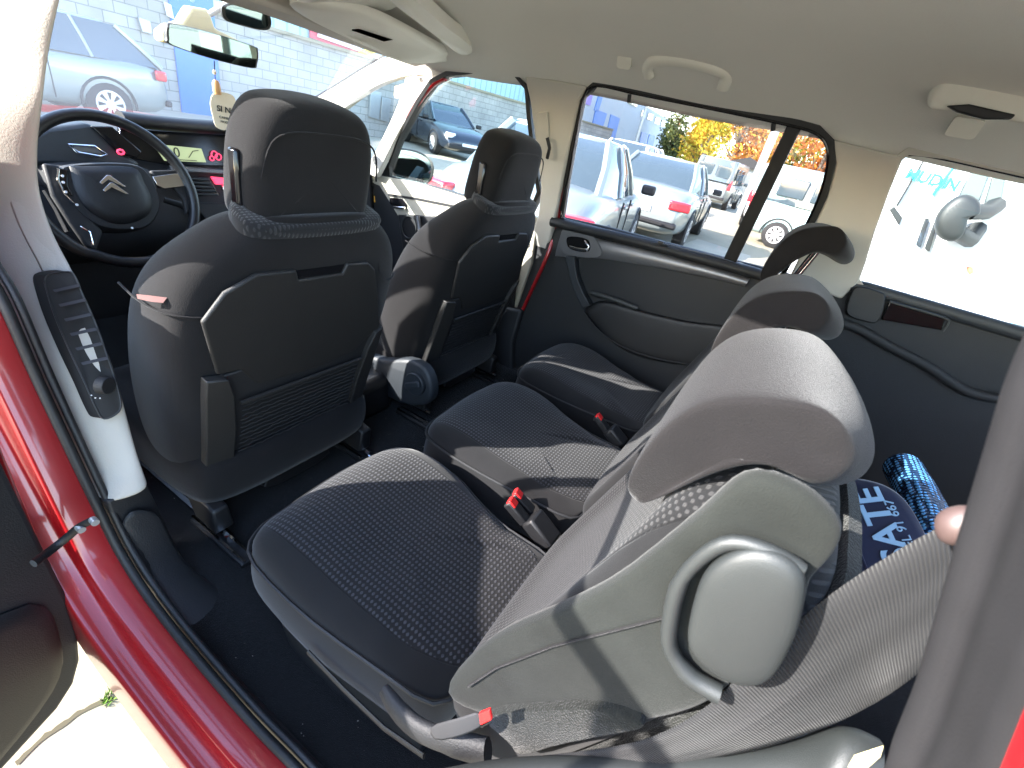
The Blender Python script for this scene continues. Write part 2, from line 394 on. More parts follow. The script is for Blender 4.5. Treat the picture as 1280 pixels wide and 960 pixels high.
# handle with its surround
mb = MB()
sur = cr([yo(x, y, .698) for x, y in ((1005, 712), (960, 688), (915, 678), (880, 694), (850, 728), (838, 775), (838, 810), (862, 845), (900, 868))], 26)
mb.tube(sur, [.004]+[.0052]*12+[.0062]*8+[.0075]*5, 12, flat=1.0)
mb.build('handle_surround', 'plastic_grey', rs_left, sub=0)
D = cr([yo(x, y, .700) for x, y in ((870, 760), (885, 718), (915, 695), (950, 690), (985, 703), (1001, 725), (997, 765), (985, 800), (960, 840), (925, 846), (890, 828), (866, 800))], 36, True)
mb = MB()
mb.loft([sc3(D, 1.05, -.012), sc3(D, 1.09, 0), sc3(D, 1.075, .004), sc3(D, 1.0, .008), sc3(D, .75, .0095), sc3(D, .35, .0105)])
mb.build('release_handle', 'plastic_grey', rs_left, sub=1)
fe = ypoly([(606, 893), (680, 884), (750, 884), (805, 905), (770, 914), (700, 928), (652, 941), (635, 925)], .694, 20)
mb = MB(); mb.loft([sc3(fe, 1, -.02), sc3(fe, 1, 0), sc3(fe, .96, .003), sc3(fe, .6, .004)]); mb.build('felt_corner', 'felt', rs_left)
# lever arm + strap
mb = MB(); lev = cr([yo(x, y, v) for x, y, v in ((480, 862, .705), (498, 888, .712), (525, 912, .715), (565, 928, .71), (610, 940, .70))], 14)
mb.tube(lev, [.012, .014, .016, .017, .018, .018, .018, .018, .018, .018, .02, .02, .02, .02], 12, flat=.6)
mb.build('recline_lever', 'plastic_soft', rs_left)
mb = MB(); mb.tube([yo(x, y, .70) for x, y in ((385, 815), (430, 862), (480, 910), (530, 945))], .006, 8, flat=.5); mb.build('side_rail', 'plastic', rs_left)
mb = MB()
st = [(yo(532, 906, .728), yo(540, 929, .728)), (yo(560, 900, .733), (yo(566, 925, .733))), (yo(585, 893, .728), yo(592, 916, .728)), (yo(602, 886, .722), yo(608, 906, .722))]
mb.grid([list(a) for a in st]); strap = mb.build('pull_strap', 'webbing', rs_left, solid=.0015, sub=1)
mb = MB(); mb.prism([yo(x, y, .726) for x, y in ((601, 888), (614, 883), (617, 896), (603, 903))], (0, .004, 0)); mb.build('red_loop', 'redpl', strap, bevel=.001)
# buckles
def buckle(parent, x, y, z, yaw):
    R = Matrix.Rotation(radians(yaw), 3, 'Z') @ Matrix.Rotation(radians(-35), 3, 'Y')
    mb = MB(); mb.box((x, y, z), (.060, .026, .020), R); b = mb.build('buckle', 'plastic', parent, bevel=.004)
    mb = MB(); mb.box(Vector((x, y, z))+R @ Vector((.022, 0, .006)), (.020, .021, .012), R); mb.build('release_button', 'redpl', b, bevel=.002)
buckle(rs_left, .045, -.190, .674, 10); buckle(rs_left, .050, -.222, .674, 16)
buckle(rs_mid, .035, -.200, .674, 8)
mb = MB(); mb.box((-.015, -.20, .655), (.07, .05, .035), Matrix.Rotation(radians(-30), 3, 'Y')); mb.build('buckle_boot', 'plastic', rs_left, bevel=.006)
mb = MB(); mb.box((-.015, -.20, .655), (.06, .045, .035), Matrix.Rotation(radians(-30), 3, 'Y')); mb.build('buckle_boot', 'plastic', rs_mid, bevel=.006)

# ================================================================ FRONT SEATS (local origin below the seat's hip point)
BP0 = Vector((.66, 0, .60)); BN = Vector((.974, 0, .227)).normalized()
def make_front_seat():
    r = empty('front_row_car_seat', '', 'seat')
    mb = MB(); loops = []
    # z, half width, extra bolster depth, core thickness
    for z, w, bo, th in ((.50, .215, .03, .10), (.54, .245, .05, .13), (.62, .262, .08, .14), (.72, .268, .10, .14), (.82, .272, .11, .13), (.92, .275, .10, .12), (1.0, .268, .085, .115), (1.06, .245, .06, .11), (1.105, .205, .03, .105), (1.135, .165, .01, .10), (1.15, .135, .0, .085), (1.157, .11, -.01, .06)):
        xb = .66-(z-.60)*.233 + (.012 if z < .52 else 0) + (.012 if z > 1.12 else 0)
        k = 1
        l = [(-.70*w, 0), (-.92*w, .022), (-1.0*w, .065), (-.99*w, th*.8+bo*.6), (-.90*w, th+bo), (-.70*w, th+bo*.8), (-.45*w, th-.01), (0, th-.02), (.45*w, th-.01), (.70*w, th+bo*.8), (.90*w, th+bo), (.99*w, th*.8+bo*.6), (1.0*w, .065), (.92*w, .022), (.70*w, 0), (0, -.003)]
        loops.append([Vector((xb+d, s, z)) for s, d in l])
    mb.loft(loops); b = mb.build('backrest', 'velour', r, sub=2)
    # woven top insert
    mb = MB()
    ol = cr([(-.15, 0), (-.12, .05), (0, .062), (.12, .05), (.155, 0), (.135, -.040), (0, -.048), (-.135, -.040)], 30, True)
    pad(mb, ol, (.580, 0, 1.153), (0, 1, 0), (.93, 0, .37), (-.37, 0, .93), [(0, -.02), (0, -.004), (.006, .003), (.02, .004)]); mb.build('woven_top', F_FRONT, b)
    # seams across the side bolsters
    for s in (-1, 1):
        mb = MB(); mb.tube(cr([Vector((.560, s*.150, 1.075)), Vector((.565, s*.165, 1.02)), Vector((.575, s*.2, .985)), Vector((.60, s*.252, .985)), Vector((.66, s*.274, .99)), Vector((.74, s*.272, 1.0))], 16), .002, 5); mb.build('seam', 'velour', b)
    def bp(y, z, off=0.0):  # point on back plane
        x = BP0.x-(z-.6)*BN.z/BN.x
        return Vector((x, y, z)) - BN*off
    # upper hard shell panel with notch
    out = [(.115, 1.050), (.055, 1.056), (.048, 1.034), (-.058, 1.036), (-.066, 1.058), (-.145, 1.062), (-.20, 1.035), (-.235, .985), (-.205, .86), (-.16, .855), (-.12, .80), (.02, .79), (.14, .80), (.175, .835), (.205, .845), (.21, .86), (.175, .95), (.14, 1.03)]
    mb = MB(); mb.prism([bp(-y, z, .009) for y, z in out], BN*.010)
    p1 = mb.build('back_panel', 'panel', r, bevel=.004, bseg=3)
    mb = MB(); mb.prism([bp(-y, z, .003) for y, z in ((.052, 1.052), (.045, 1.032), (-.056, 1.034), (-.063, 1.054))], BN*.004); mb.build('grab_slot', 'gloss', p1)
    # lower part: recessed board, net pocket, side rails
    mb = MB(); mb.prism([bp(y, z, .006) for y, z in ((.195, .85), (.20, .7), (.20, .56), (.16, .52), (-.17, .52), (-.21, .56), (-.21, .70), (-.205, .86))], BN*.01); p2 = mb.build('lower_panel', 'plastic_soft', r, bevel=.003)
    for s in (-1, 1):
        mb = MB()
        prof = [(.85, .190, .225), (.80, .175, .225), (.70, .165, .222), (.60, .165, .220), (.55, .17, .215), (.52, .18, .21)]
        a_ = [bp(s*i, z, .020) for z, i, o in prof]; b_ = [bp(s*o, z, .008) for z, i, o in prof]
        c_ = [p+BN*.02 for p in b_]; d_ = [p+BN*.02 for p in a_]
        mb.loft([[a, b1, c1, d1] for a, b1, c1, d1 in zip(a_, b_, c_, d_)]); mb.build('side_rail', 'panel', r, bevel=.003)
    mb = MB()  # net: crossing wavy cords
    for k in range(15):
        z0 = .585+k*.0125
        pts = [bp(y_, z0+.0035*sin(j*pi/1.0+pi*(k % 2))+.002*random.uniform(-1, 1), .016+.002*((j+k) % 2)) for j, y_ in enumerate([-.155+i*.0115 for i in range(28)])]
        mb.tube(pts, .0013, 4)
    mb.tube([bp(-.16, .775, .018), bp(.16, .775, .018)], .005, 6); mb.tube([bp(-.16, .577, .016), bp(.16, .577, .016)], .004, 6)
    mb.build('net_pocket', 'panel', p2)
    # headrest
    mb = MB(); ol = cr([(.124, 0), (.127, .06), (.121, .13), (.097, .183), (.05, .198), (0, .201), (-.05, .198), (-.097, .183), (-.121, .13), (-.127, .06), (-.124, 0), (-.097, -.012), (0, -.014), (.097, -.012)], 40, True)
    hn = Vector((.99, 0, .14)).normalized(); hu = Vector((-.14, 0, .99))
    pad(mb, ol, (.562, 0, 1.132), (0, 1, 0), hu, -hn, [(.04, -.115), (.012, -.112), (0, -.10), (-.004, -.07), (-.004, -.035), (0, -.02), (.010, -.006), (.03, .001), (.06, .003)])
    h = mb.build('headrest', 'velour', r, sub=1)
    mb = MB(); mb.tube(cr([Vector((.562, s*.128, 1.132))+hu*z-hn*.001 for s, z in ((-.97, .085), (-.86, .138), (-.58, .158), (0, .162), (.58, .158), (.86, .138), (.97, .085))], 24), .0018, 5)
    mb.build('seam', 'velour', h)
    for s in (-1, 1):
        mb = MB(); mb.box((.605, s*.132, 1.20), (.022, .012, .10), None)
        mb.build('tilt_hinge', 'gloss', h, bevel=.005)
    for s in (-.065, .065):
        mb = MB(); mb.tube([(.60, s, 1.15), (.615, s, 1.10)], .0065, 10); mb.build('headrest_post', 'plastic', h)
        mb = MB(); mb.box((.600, s, 1.163), (.040, .036, .014), None); mb.build('post_collar', 'plastic_grey', r, bevel=.004)
    # cushion
    ol = cr([(.62, 0), (.63, -.2), (.70, -.25), (.9, -.255), (1.08, -.25), (1.15, -.2), (1.17, 0), (1.15, .2), (1.08, .25), (.9, .255), (.70, .25), (.63, .2)], 40, True)
    mb = MB(); pad(mb, ol, (0, 0, .48), (1, 0, 0), (0, 1, 0), (0, 0, 1), [(.03, 0), (0, .02), (-.004, .07), (.0, .12), (.02, .14), (.06, .135), (.1, .125)]); mb.build('seat_cushion', 'velour', r, sub=1)
    # side shield with recline knob
    for s in (1,):
        mb = MB()
        ol = cr([(.58, .50), (.56, .57), (.60, .63), (.68, .63), (.80, .58), (1.02, .56), (1.05, .50), (.9, .46), (.70, .45)], 30, True)
        pad(mb, ol, (0, s*.262, 0), (1, 0, 0), (0, 0, 1), (0, s, 0), [(0, -.01), (0, .012), (.004, .020), (.014, .024)]); sh = mb.build('side_shield', 'plastic_blue', r)
        mb = MB(); mb.cyl((.625, s*.275, .565), (.625, s*.300, .565), .040, 24); mb.box((.625, s*.304, .565), (.065, .014, .020), Matrix.Rotation(radians(30), 3, 'Y')); mb.build('recline_knob', 'plastic_blue', sh, bevel=.003)
    for s in (-1, 1):
        mb = MB(); mb.loft([[Vector((x, s*y, z)) for x, y, z in q] for q in (((.62, .19, .43), (.70, .19, .43), (.70, .235, .43), (.62, .235, .43)), ((.62, .20, .50), (.75, .20, .52), (.75, .235, .52), (.62, .235, .50)))])
        mb.build('seat_foot', 'plastic', r, bevel=.006)
    for s in (-1, 1): mb = MB(); mb.tube([(.60, s*.215, .42), (1.1, s*.215, .42)], .010, 6); mb.build('slide_rail', 'chrome', r)
    mb = MB(); mb.prism([(.64, y, z) for y, z in ((-.10, .47), (-.09, .50), (.09, .50), (.10, .47), (.06, .455), (-.06, .455))], (.02, 0, 0)); mb.build('rear_tunnel_cover', 'plastic', r, bevel=.004)
    return r
fs_d = make_front_seat(); fs_d.location = (0, .357, 0)
fs_d['label'] = "driver's seat behind the steering wheel, large dark headrest and net pocket on its back"; fs_d['group'] = 'front seats'
fs_p = copy_tree(fs_d)
for ch in [q for q in bpy.data.objects if q.parent == fs_d and q.name.startswith('side_shield')]:
    for g2 in [q for q in bpy.data.objects if q.parent == ch]: bpy.data.objects.remove(g2)
    bpy.data.objects.remove(ch)
fs_p; fs_p.location = (0.005, -.365, .012); fs_p['label'] = 'front passenger seat half in sunlight beside the far door mirror'
mb = MB(); mb.prism([Vector((.62, .255, 1.012)), Vector((.64, .272, 1.012)), Vector((.64, .272, 1.004)), Vector((.62, .262, 1.004))], (.012, .012, 0)); mb.build('fabric_tag', mat('dull_pink', (.16, .07, .06), .7), fs_d)
# ================================================================ THE RED CAR (shell of the cabin)
car = empty('car', 'red car whose cabin fills the picture, cream roof lining and its near rear door open', 'car')
SP0, SN = (0, -.745, 1.09), (0, 1, -.305)
def sp(px, py, off=0.0):      # on the sloped right-hand window plane; off = towards the cabin
    return on(px, py, (0, -.745+off, 1.09), SN)
def dp(px, py, y=-.745): return ony(px, py, y)
def slab(name, pts, off, m, parent=car, bevel=.004, n=0, bseg=2, sub=0):
    mb = MB(); q = cr(pts, n, True) if n else pts; mb.prism(q, off); return mb.build(name, m, parent, bevel=bevel, bseg=bseg, sub=sub)
# ---- roof lining
mb = MB(); rows = []
for i in range(23):
    x = 1.16-i*.125; row = []
    for j in range(25):
        v = -1+2*j/24; e = abs(v)
        y = .632*v*(1-.02*max(0, x-.9)*4)
        z = 1.672-.115*max(0, (x-.25)/.9)**2-.03*max(0, (-x-.1)/1.3)**2-(.170-.09*max(0, (x-.25)/.9)**2)*e**3.6
        z += .004*sin(x*9+v*3)+.003*sin(y*13)
        row.append(Vector((x, y, z)))
    rows.append(row)
mb.grid(rows); hl = mb.build('roof_lining', 'headliner', car, sub=1)
mb = MB(); rows = []
for i in range(12):
    x = 1.3-i*.27; rows.append([Vector((x, .70*v/8, 1.715-.10*max(0, (x-.1)/1.2)**2-.04*max(0, -x/1.5)**2-.14*abs(v/8)**3.4)) for v in range(-8, 9)])
mb.grid(rows); mb.build('roof_skin', 'red', car, sub=1, solid=.004)
# front header
slab('roof_header', [Vector((1.13, -.60, 1.50)), Vector((1.13, .60, 1.50)), Vector((1.22, .60, 1.475)), Vector((1.25, 0, 1.487)), Vector((1.22, -.60, 1.475))], (0, 0, .06), 'cream', bevel=.01)
# grab handle, hooks
def hook(name, px, py, w, h, P0=(0, -.5, 0), m='greyplastic'):
    p = ony(px, py, -.52); M = frame(p, (1, 0, 0), (0, .55, 1))
    mb = MB(); ol = roundrect(w, h, .008); ex, ey, ez = M.col[0].xyz, M.col[1].xyz, M.col[2].xyz
    pad(mb, ol, p, ex, ey, ez, [(0, -.01), (0, .004), (.003, .008), (.006, .008), (.008, .004)]); a = mb.build(name, m, car)
    mb = MB(); pad(mb, roundrect(w*.55, h*.72, .006), p, ex, ey, ez, [(0, 0), (0, .010), (.004, .014)]); mb.build('flap', m, a); return a
hook('coat_hook', 782, 74, .042, .042)
gp = [ony(x, y, v) for x, y, v in ((812, 96, -.535), (810, 84, -.515), (822, 75, -.50), (860, 77, -.495), (893, 86, -.50), (908, 94, -.515), (903, 111, -.535))]
mb = MB(); mb.tube(cr(gp, 26), .0125, 12, flat=1.3); gh = mb.build('grab_handle', 'greyplastic', car, sub=0)
# rear ceiling belt housing
p = ony(1228, 128, -.46)
mb = MB(); ol = cr([ony(x, y, -.47) for x, y in ((1158, 128), (1168, 105), (1195, 84), (1240, 88), (1300, 105), (1320, 150), (1270, 148), (1215, 136), (1175, 133))], 40, True)
c0 = sum(ol, Vector())/len(ol)
mb.loft([[q+Vector((0, -.06, .03)) for q in ol], [q for q in ol], [c0+(q-c0)*.96+Vector((0, .018, -.010)) for q in ol], [c0+(q-c0)*.86+Vector((0, .026, -.016)) for q in ol]])
bh = mb.build('ceiling_belt_housing', 'greyplastic', car, sub=1)
mb = MB(); mb.prism([ony(x, y, -.440) for x, y in ((1182, 133), (1210, 131), (1245, 139), (1268, 144), (1262, 150), (1228, 150), (1195, 141))], (0, .012, 0)); mb.build('belt_slot', 'plastic', bh, bevel=.003)
hook('ceiling_clip', 1206, 158, .055, .040)
# ---- B pillar right, cream
bp_px = [(655, 95), (695, 100), (733, 107), (724, 125), (712, 180), (697, 255), (688, 300), (668, 350), (651, 388), (632, 385), (648, 340), (672, 270), (676, 235), (668, 170), (662, 125)]
q = [sp(x, y, .025 if y < 240 else .03) for x, y in bp_px]
slab('pillar_trim', q, (0, -.05, 0), 'cream', bevel=.008, bseg=3)
# belt loop dark on pillar
mb = MB(); mb.tube([sp(684, 172, .05), sp(687, 185, .05), sp(684, 198, .05)], .006, 8); mb.build('belt_guide', 'plastic', car)
slab('pillar_access_cover', [sp(x, y, .034) for x, y in ((668, 148), (672, 140), (684, 139), (686, 168), (684, 200), (670, 190))], (0, -.012, 0), 'cream', bevel=.003)
# red body strip and door seal behind it
mb = MB(); mb.tube(cr([sp(x, y, .005) for x, y in ((732, 112), (724, 135), (714, 190), (704, 245), (694, 290))]+[dp(x, y, -.735) for x, y in ((684, 320), (668, 355), (652, 390), (640, 412))], 30), .008, 8); mb.build('door_jamb', 'red', car)
# ---- far rear door
door = slab('rear_door', [dp(x, y) for x, y in ((688, 268), (760, 284), (905, 322), (985, 342), (1040, 372), (1010, 460), (900, 620), (760, 560), (655, 470), (640, 420), (660, 370), (680, 320))], (0, -.03, 0), 'plastic_soft', bevel=.006)
def ring(mbd, outline, off_out, depth_vec, lift):
    cpt = sum(outline, Vector())/len(outline); n = len(outline); o2 = []
    nn = Vector(SN).normalized()
    for i in range(n):
        tg = (outline[(i+1) % n]-outline[i-1]).normalized(); v = tg.cross(nn)
        if v.dot(outline[i]-cpt) < 0: v = -v
        o2.append(outline[i]+v*off_out)
    l = Vector(lift); d = Vector(depth_vec)
    mbd.loft([outline, [p+l for p in outline], [p+l for p in o2], [p+d for p in o2], [p+d for p in outline], outline], (False, False))
W1 = [(741, 107), (800, 119), (900, 139), (985, 157), (1018, 167), (1032, 181), (1034, 205), (1024, 245), (1002, 292), (975, 343), (905, 323), (830, 304), (760, 287), (705, 273), (713, 220), (724, 160), (732, 122)]
w1 = [sp(x, y, .004) for x, y in W1]
w1 = [w1[0].lerp(w1[1], .12)]+w1[1:]
mb = MB(); ring(mb, w1, .020, (0, -.012, 0), (0, .012, 0)); wf = mb.build('window_frame', 'rubber', door, bevel=.003)
mb = MB(); mb.tube([p+Vector((0, .014, 0)) for p in cr(w1, 60, True)], .0035, 6, closed=True); mb.build('window_seal', 'gloss', door)
slab('quarter_divider', [sp(986, 152, .012), sp(1003, 157, .012), sp(919, 330, .012), sp(903, 326, .012)], (0, -.022, 0), 'rubber', door, bevel=.004)
slab('window_glass', [p+Vector((0, -.008, 0)) for p in w1], (0, -.003, 0), 'tintglass', door, bevel=0)
for x, y in ((787, 120), (967, 156)):
    mb = MB(); mb.tube([sp(x, y-2, .016), sp(x-1, y+8, .016)], .006, 8, flat=.6); mb.build('sunblind_hook', 'plastic', door)
# shoulder roll under glass
mb = MB(); mb.tube(cr([dp(x, y, -.722) for x, y in ((690, 277), (740, 289), (800, 303), (880, 324), (960, 346), (1010, 360))], 20), .018, 12, flat=1.3); mb.build('door_shoulder', 'plastic_soft', door)
mb = MB(); mb.tube([sp(800, 301, .03), sp(835, 307, .03)], .003, 6); mb.box(sp(826, 303, .035), (.018, .012, .010)); mb.build('sunblind_clip', 'plastic', door, bevel=.002)
# silver trim strip
def strip(name, top, bot, y, dy, m, n=14, bulge=.008):
    T = cr([dp(a, b, y) for a, b in top], n); B = cr([dp(a, b, y) for a, b in bot], n); rows = []
    for t, b_ in zip(T, B):
        rows.append([t+Vector((0, dy, 0)), t, t.lerp(b_, .15)+Vector((0, bulge*.7, 0)), t.lerp(b_, .5)+Vector((0, bulge, 0)), t.lerp(b_, .85)+Vector((0, bulge*.7, 0)), b_, b_+Vector((0, dy, 0))])
    mb = MB(); mb.loft(rows); return mb.build(name, m, door, bevel=0)
strip('trim_strip', ((704, 285), (716, 284), (740, 297), (795, 310), (880, 332), (937, 349)), ((694, 320), (716, 322), (740, 322), (795, 330), (880, 346), (931, 358)), -.728, -.02, 'silver')
bz = cr([dp(x, y, -.716) for x, y in ((702, 290), (712, 289), (738, 293), (748, 304), (752, 318), (738, 322), (715, 319), (704, 314))], 30, True)
mb = MB(); mb.loft([bz, [p+Vector((0, .004, 0)) for p in bz]]); mb.build('handle_bezel', 'silver', door)
cup = cr([dp(x, y, -.711) for x, y in ((709, 297), (722, 296), (735, 300), (738, 309), (734, 315), (718, 313), (710, 308))], 26, True)
mb = MB(); mb.loft([cup, [p+Vector((0, .001, 0)) for p in cup]]); mb.build('handle_recess', 'gloss', door)
mb = MB(); mb.tube([dp(x, y, -.704) for x, y in ((712, 308), (722, 311), (734, 313))], [.005, .006, .007], 10); mb.tube([dp(731, 301, -.706), dp(736, 308, -.704), dp(734, 313, -.704)], .004, 8); mb.build('door_handle', 'chrome', door)
# vertical pull arm
mb = MB(); A = cr([dp(x, y, -.705) for x, y in ((706, 320), (711, 345), (719, 368), (728, 386))], 8); B = cr([dp(x, y, -.705) for x, y in ((718, 321), (721, 345), (729, 366), (738, 382))], 8)
mb.loft([[a, b_, b_+Vector((0, -.04, 0)), a+Vector((0, -.04, 0))] for a, b_ in zip(A, B)]); mb.build('pull_arm', 'plastic_blue', door, bevel=.004)
# armrest ledge and pocket
mb = MB(); mb.tube(cr([dp(x, y, -.715) for x, y in ((738, 366), (765, 374), (797, 386))], 8), .010, 8, flat=.5); mb.build('armrest_ledge', 'plastic_grey', door)
pk = cr([dp(x, y, -.728) for x, y in ((730, 388), (752, 376), (800, 388), (860, 402), (930, 412), (950, 440), (880, 458), (800, 447), (760, 425), (742, 405))], 40, True)
c0 = sum(pk, Vector())/len(pk)
mb = MB(); mb.loft([[q+Vector((0, -.03, 0)) for q in pk], pk, [c0+(q-c0)*.95+Vector((0, .006, 0)) for q in pk], [c0+(q-c0)*.85+Vector((0, .009, 0)) for q in pk]]); mb.build('door_pocket', 'plastic', door, sub=1)
mb = MB(); mb.tube(cr([dp(x, y, -.715) for x, y in ((729, 388), (745, 410), (775, 432), (815, 447), (860, 455), (900, 458))], 20), .003, 8); mb.build('pocket_lip', 'plastic_soft', door)
# ---- front passenger door
fd = slab('front_door', [dp(x, y, -.735) for x, y in ((462, 217), (520, 228), (600, 252), (672, 272), (664, 330), (640, 400), (560, 470), (500, 380), (470, 290))], (0, -.03, 0), 'cream2', bevel=.004)
slab('lower_door_panel', [dp(x, y, -.722) for x, y in ((497, 268), (540, 270), (600, 281), (650, 292), (640, 400), (560, 460), (506, 330))], (0, -.02, 0), 'plastic', fd, bevel=.004)
slab('groove', [dp(x, y, -.732) for x, y in ((485, 242), (520, 247), (580, 259), (640, 274), (640, 277), (580, 262), (520, 250), (485, 245))], (0, -.02, 0), 'plastic', fd, bevel=0)
slab('handle_recess', [dp(x, y, -.729) for x, y in ((487, 247), (502, 248), (508, 256), (507, 261), (492, 260), (487, 254))], (0, -.02, 0), 'gloss', fd, bevel=.001)
mb = MB(); mb.tube([dp(492, 259, -.722), dp(506, 260, -.722)], .006, 8); mb.build('door_handle', 'chrome', fd)
mb = MB(); mb.tube(cr([dp(x, y, -.70) for x, y in ((522, 270), (526, 290), (536, 305))], 8), .010, 8); mb.build('pull_arm', 'silver', fd)
mb = MB(); sc_ = dp(511, 284, -.712); ex = Vector((1, 0, 0))
mb.tube([sc_+Vector((.045*cos(a), 0, .05*sin(a))) for a in [2*pi*k/20 for k in range(20)]], .004, 6, closed=True); mb.build('speaker_ring', 'plastic_grey', fd)
WF = [(560, 96), (600, 92), (645, 97), (657, 112), (660, 150), (666, 200), (672, 240), (660, 268), (600, 250), (540, 232), (484, 219), (500, 175), (525, 130), (542, 105)]
wfp = [sp(x, y, .004) for x, y in WF]
mb = MB(); ring(mb, wfp, .016, (0, -.03, 0), (0, .010, 0)); mb.build('window_frame', 'rubber', fd, bevel=.003)
slab('window_glass', [p+Vector((0, -.008, 0)) for p in wfp], (0, -.003, 0), 'glass', fd, bevel=0)
mb = MB(); mb.tube(cr([sp(x, y, .002) for x, y in ((556, 97), (540, 106), (520, 132), (497, 172), (476, 214))], 16), .012, 8); mb.build('door_edge', 'red', fd)
slab('mirror_triangle', [sp(x, y, .012) for x, y in ((468, 220), (476, 200), (486, 203), (487, 222))], (0, -.02, 0), 'plastic', fd, bevel=.002)
# exterior mirror
mh = cr([ony(x, y, -.93) for x, y in ((487, 190), (500, 185), (525, 190), (541, 203), (541, 222), (532, 231), (515, 229), (495, 222), (487, 208))], 30, True); c0 = sum(mh, Vector())/len(mh)
mb = MB(); mb.loft([[c0+(p-c0)*.5+Vector((.11, -.02, 0)) for p in mh], [c0+(p-c0)*.9+Vector((.07, -.01, 0)) for p in mh], mh, [c0+(p-c0)*.93+Vector((-.004, .003, 0)) for p in mh], [c0+(p-c0)*.9+Vector((.006, 0, 0)) for p in mh]])
em = mb.build('door_mirror', 'plastic', fd)
mg = [c0+(p-c0)*.9+Vector((-.001, .001, 0)) for p in mh]
mb = MB(); mb.add(mg, [tuple(range(len(mg)))]); mb.build('mirror_glass', 'mirror', fd, smooth=False)
# ---- A pillars (twin) with the small triangular window
def beam(name, px_rows, m, parent=car, y0=-.66, n=14, thick=.03):
    T = cr([ony(a, b, v) for a, b, v in px_rows[0]], n); B = cr([ony(a, b, v) for a, b, v in px_rows[1]], n)
    mb = MB(); mb.loft([[t, b_, b_+Vector((0, -thick, 0)), t+Vector((0, -thick, 0))] for t, b_ in zip(T, B)]); return mb.build(name, m, parent, bevel=.004)
beam('windscreen_pillar', (((520, 60, -.64), (488, 68, -.645), (455, 85, -.66), (425, 104, -.68), (395, 122, -.70), (350, 150, -.72)), ((535, 95, -.645), (505, 96, -.645), (470, 108, -.66), (440, 128, -.68), (415, 150, -.70), (380, 185, -.72))), 'cream2')
beam('door_pillar', (((512, 72, -.64), (506, 100, -.65), (495, 135, -.66), (475, 178, -.68), (455, 215, -.70)), ((562, 92, -.64), (540, 103, -.65), (518, 134, -.66), (495, 172, -.68), (470, 222, -.70))), 'cream')
mb = MB(); mb.tube(cr([ony(a, b, -.64) for a, b in ((514, 68), (488, 66), (455, 84), (425, 103), (395, 121))], 14), .004, 6); mb.build('windscreen_seal', 'gloss', car)
slab('quarter_glass', [ony(x, y, -.69) for x, y in ((505, 98), (505, 108), (468, 195), (430, 185), (420, 145), (460, 112))], (0, -.003, 0), 'glass', bevel=0)
mb = MB(); p = ony(519, 93, -.632); mb.cyl(p, p+Vector((0, .004, -.002)), .010, 18); mb.build('trim_plug', 'cream', car)
# ---- windscreen
wsc = [Vector((1.21, -.60, 1.478)), Vector((1.24, 0, 1.488)), Vector((1.21, .60, 1.478)), Vector((2.10, .72, 1.08)), Vector((2.20, 0, 1.07)), Vector((2.10, -.72, 1.08))]
mb = MB(); mb.add(wsc, [(0, 1, 4, 5), (1, 2, 3, 4)]); mb.build('windscreen', 'windscreen', car)
beam('far_windscreen_pillar', (((700, -600, .60), (700, -600, .60)), ((700, -600, .60), (700, -600, .60))), 'cream') if False else None
mb = MB(); mb.tube([(1.16, .63, 1.49), (1.6, .68, 1.30), (2.08, .74, 1.07)], .03, 8); mb.build('windscreen_pillar', 'cream', car)
mb = MB(); mb.tube([(1.16, .66, 1.48), (1.40, .71, 1.26), (1.50, .75, 1.02)], .022, 8); mb.build('door_pillar', 'cream', car)
# bonnet and scuttle
mb = MB(); rows = []
for x, z in ((2.16, .98), (2.3, .93), (2.7, .85), (2.95, .75), (3.02, .60)):
    rows.append([Vector((x-.10*(v/6)**2, .80*v/6, z-.05*(v/6)**2)) for v in range(-6, 7)])
mb.grid(rows); mb.build('bonnet', 'red', car, sub=1, solid=.004)
# outer side below the belt, right and left front door
for s in (-1,):
    mb = MB(); mb.prism([(2.9, 0, .35), (2.95, 0, .8), (2.1, 0, .98), (1.0, 0, 1.0), (-.9, 0, 1.09), (-1.55, 0, 1.09), (-1.6, 0, .35)], (0, s*.02, 0)); o = mb.build('body_side', 'red', car); o.location = (0, s*.82, 0)
mb = MB(); mb.prism([(2.9, 0, .35), (2.95, 0, .8), (2.1, 0, 1.05), (.80, 0, 1.09), (.82, 0, .35)], (0, .03, 0)); o = mb.build('front_wing', 'red', car); o.location = (0, .82, 0)
mb = MB(); mb.prism([(-.42, 0, .35), (-.30, 0, .75), (-.37, 0, 1.17), (-1.55, 0, 1.17), (-1.6, 0, .35)], (0, .05, 0)); o = mb.build('quarter_panel', 'red', car, bevel=.01); o.location = (0, .80, 0)
mb = MB(); mb.prism([(-1.6, .8, .35), (-1.6, -.8, .35), (-1.55, -.78, 1.12), (-1.55, .78, 1.12)], (-.03, 0, 0)); mb.build('tailgate', 'plastic', car)
mb = MB(); mb.prism([(-1.55, .72, 1.12), (-1.55, -.72, 1.12), (-1.35, -.62, 1.55), (-1.35, .62, 1.55)], (-.004, 0, 0)); mb.build('rear_window', 'tintglass', car)
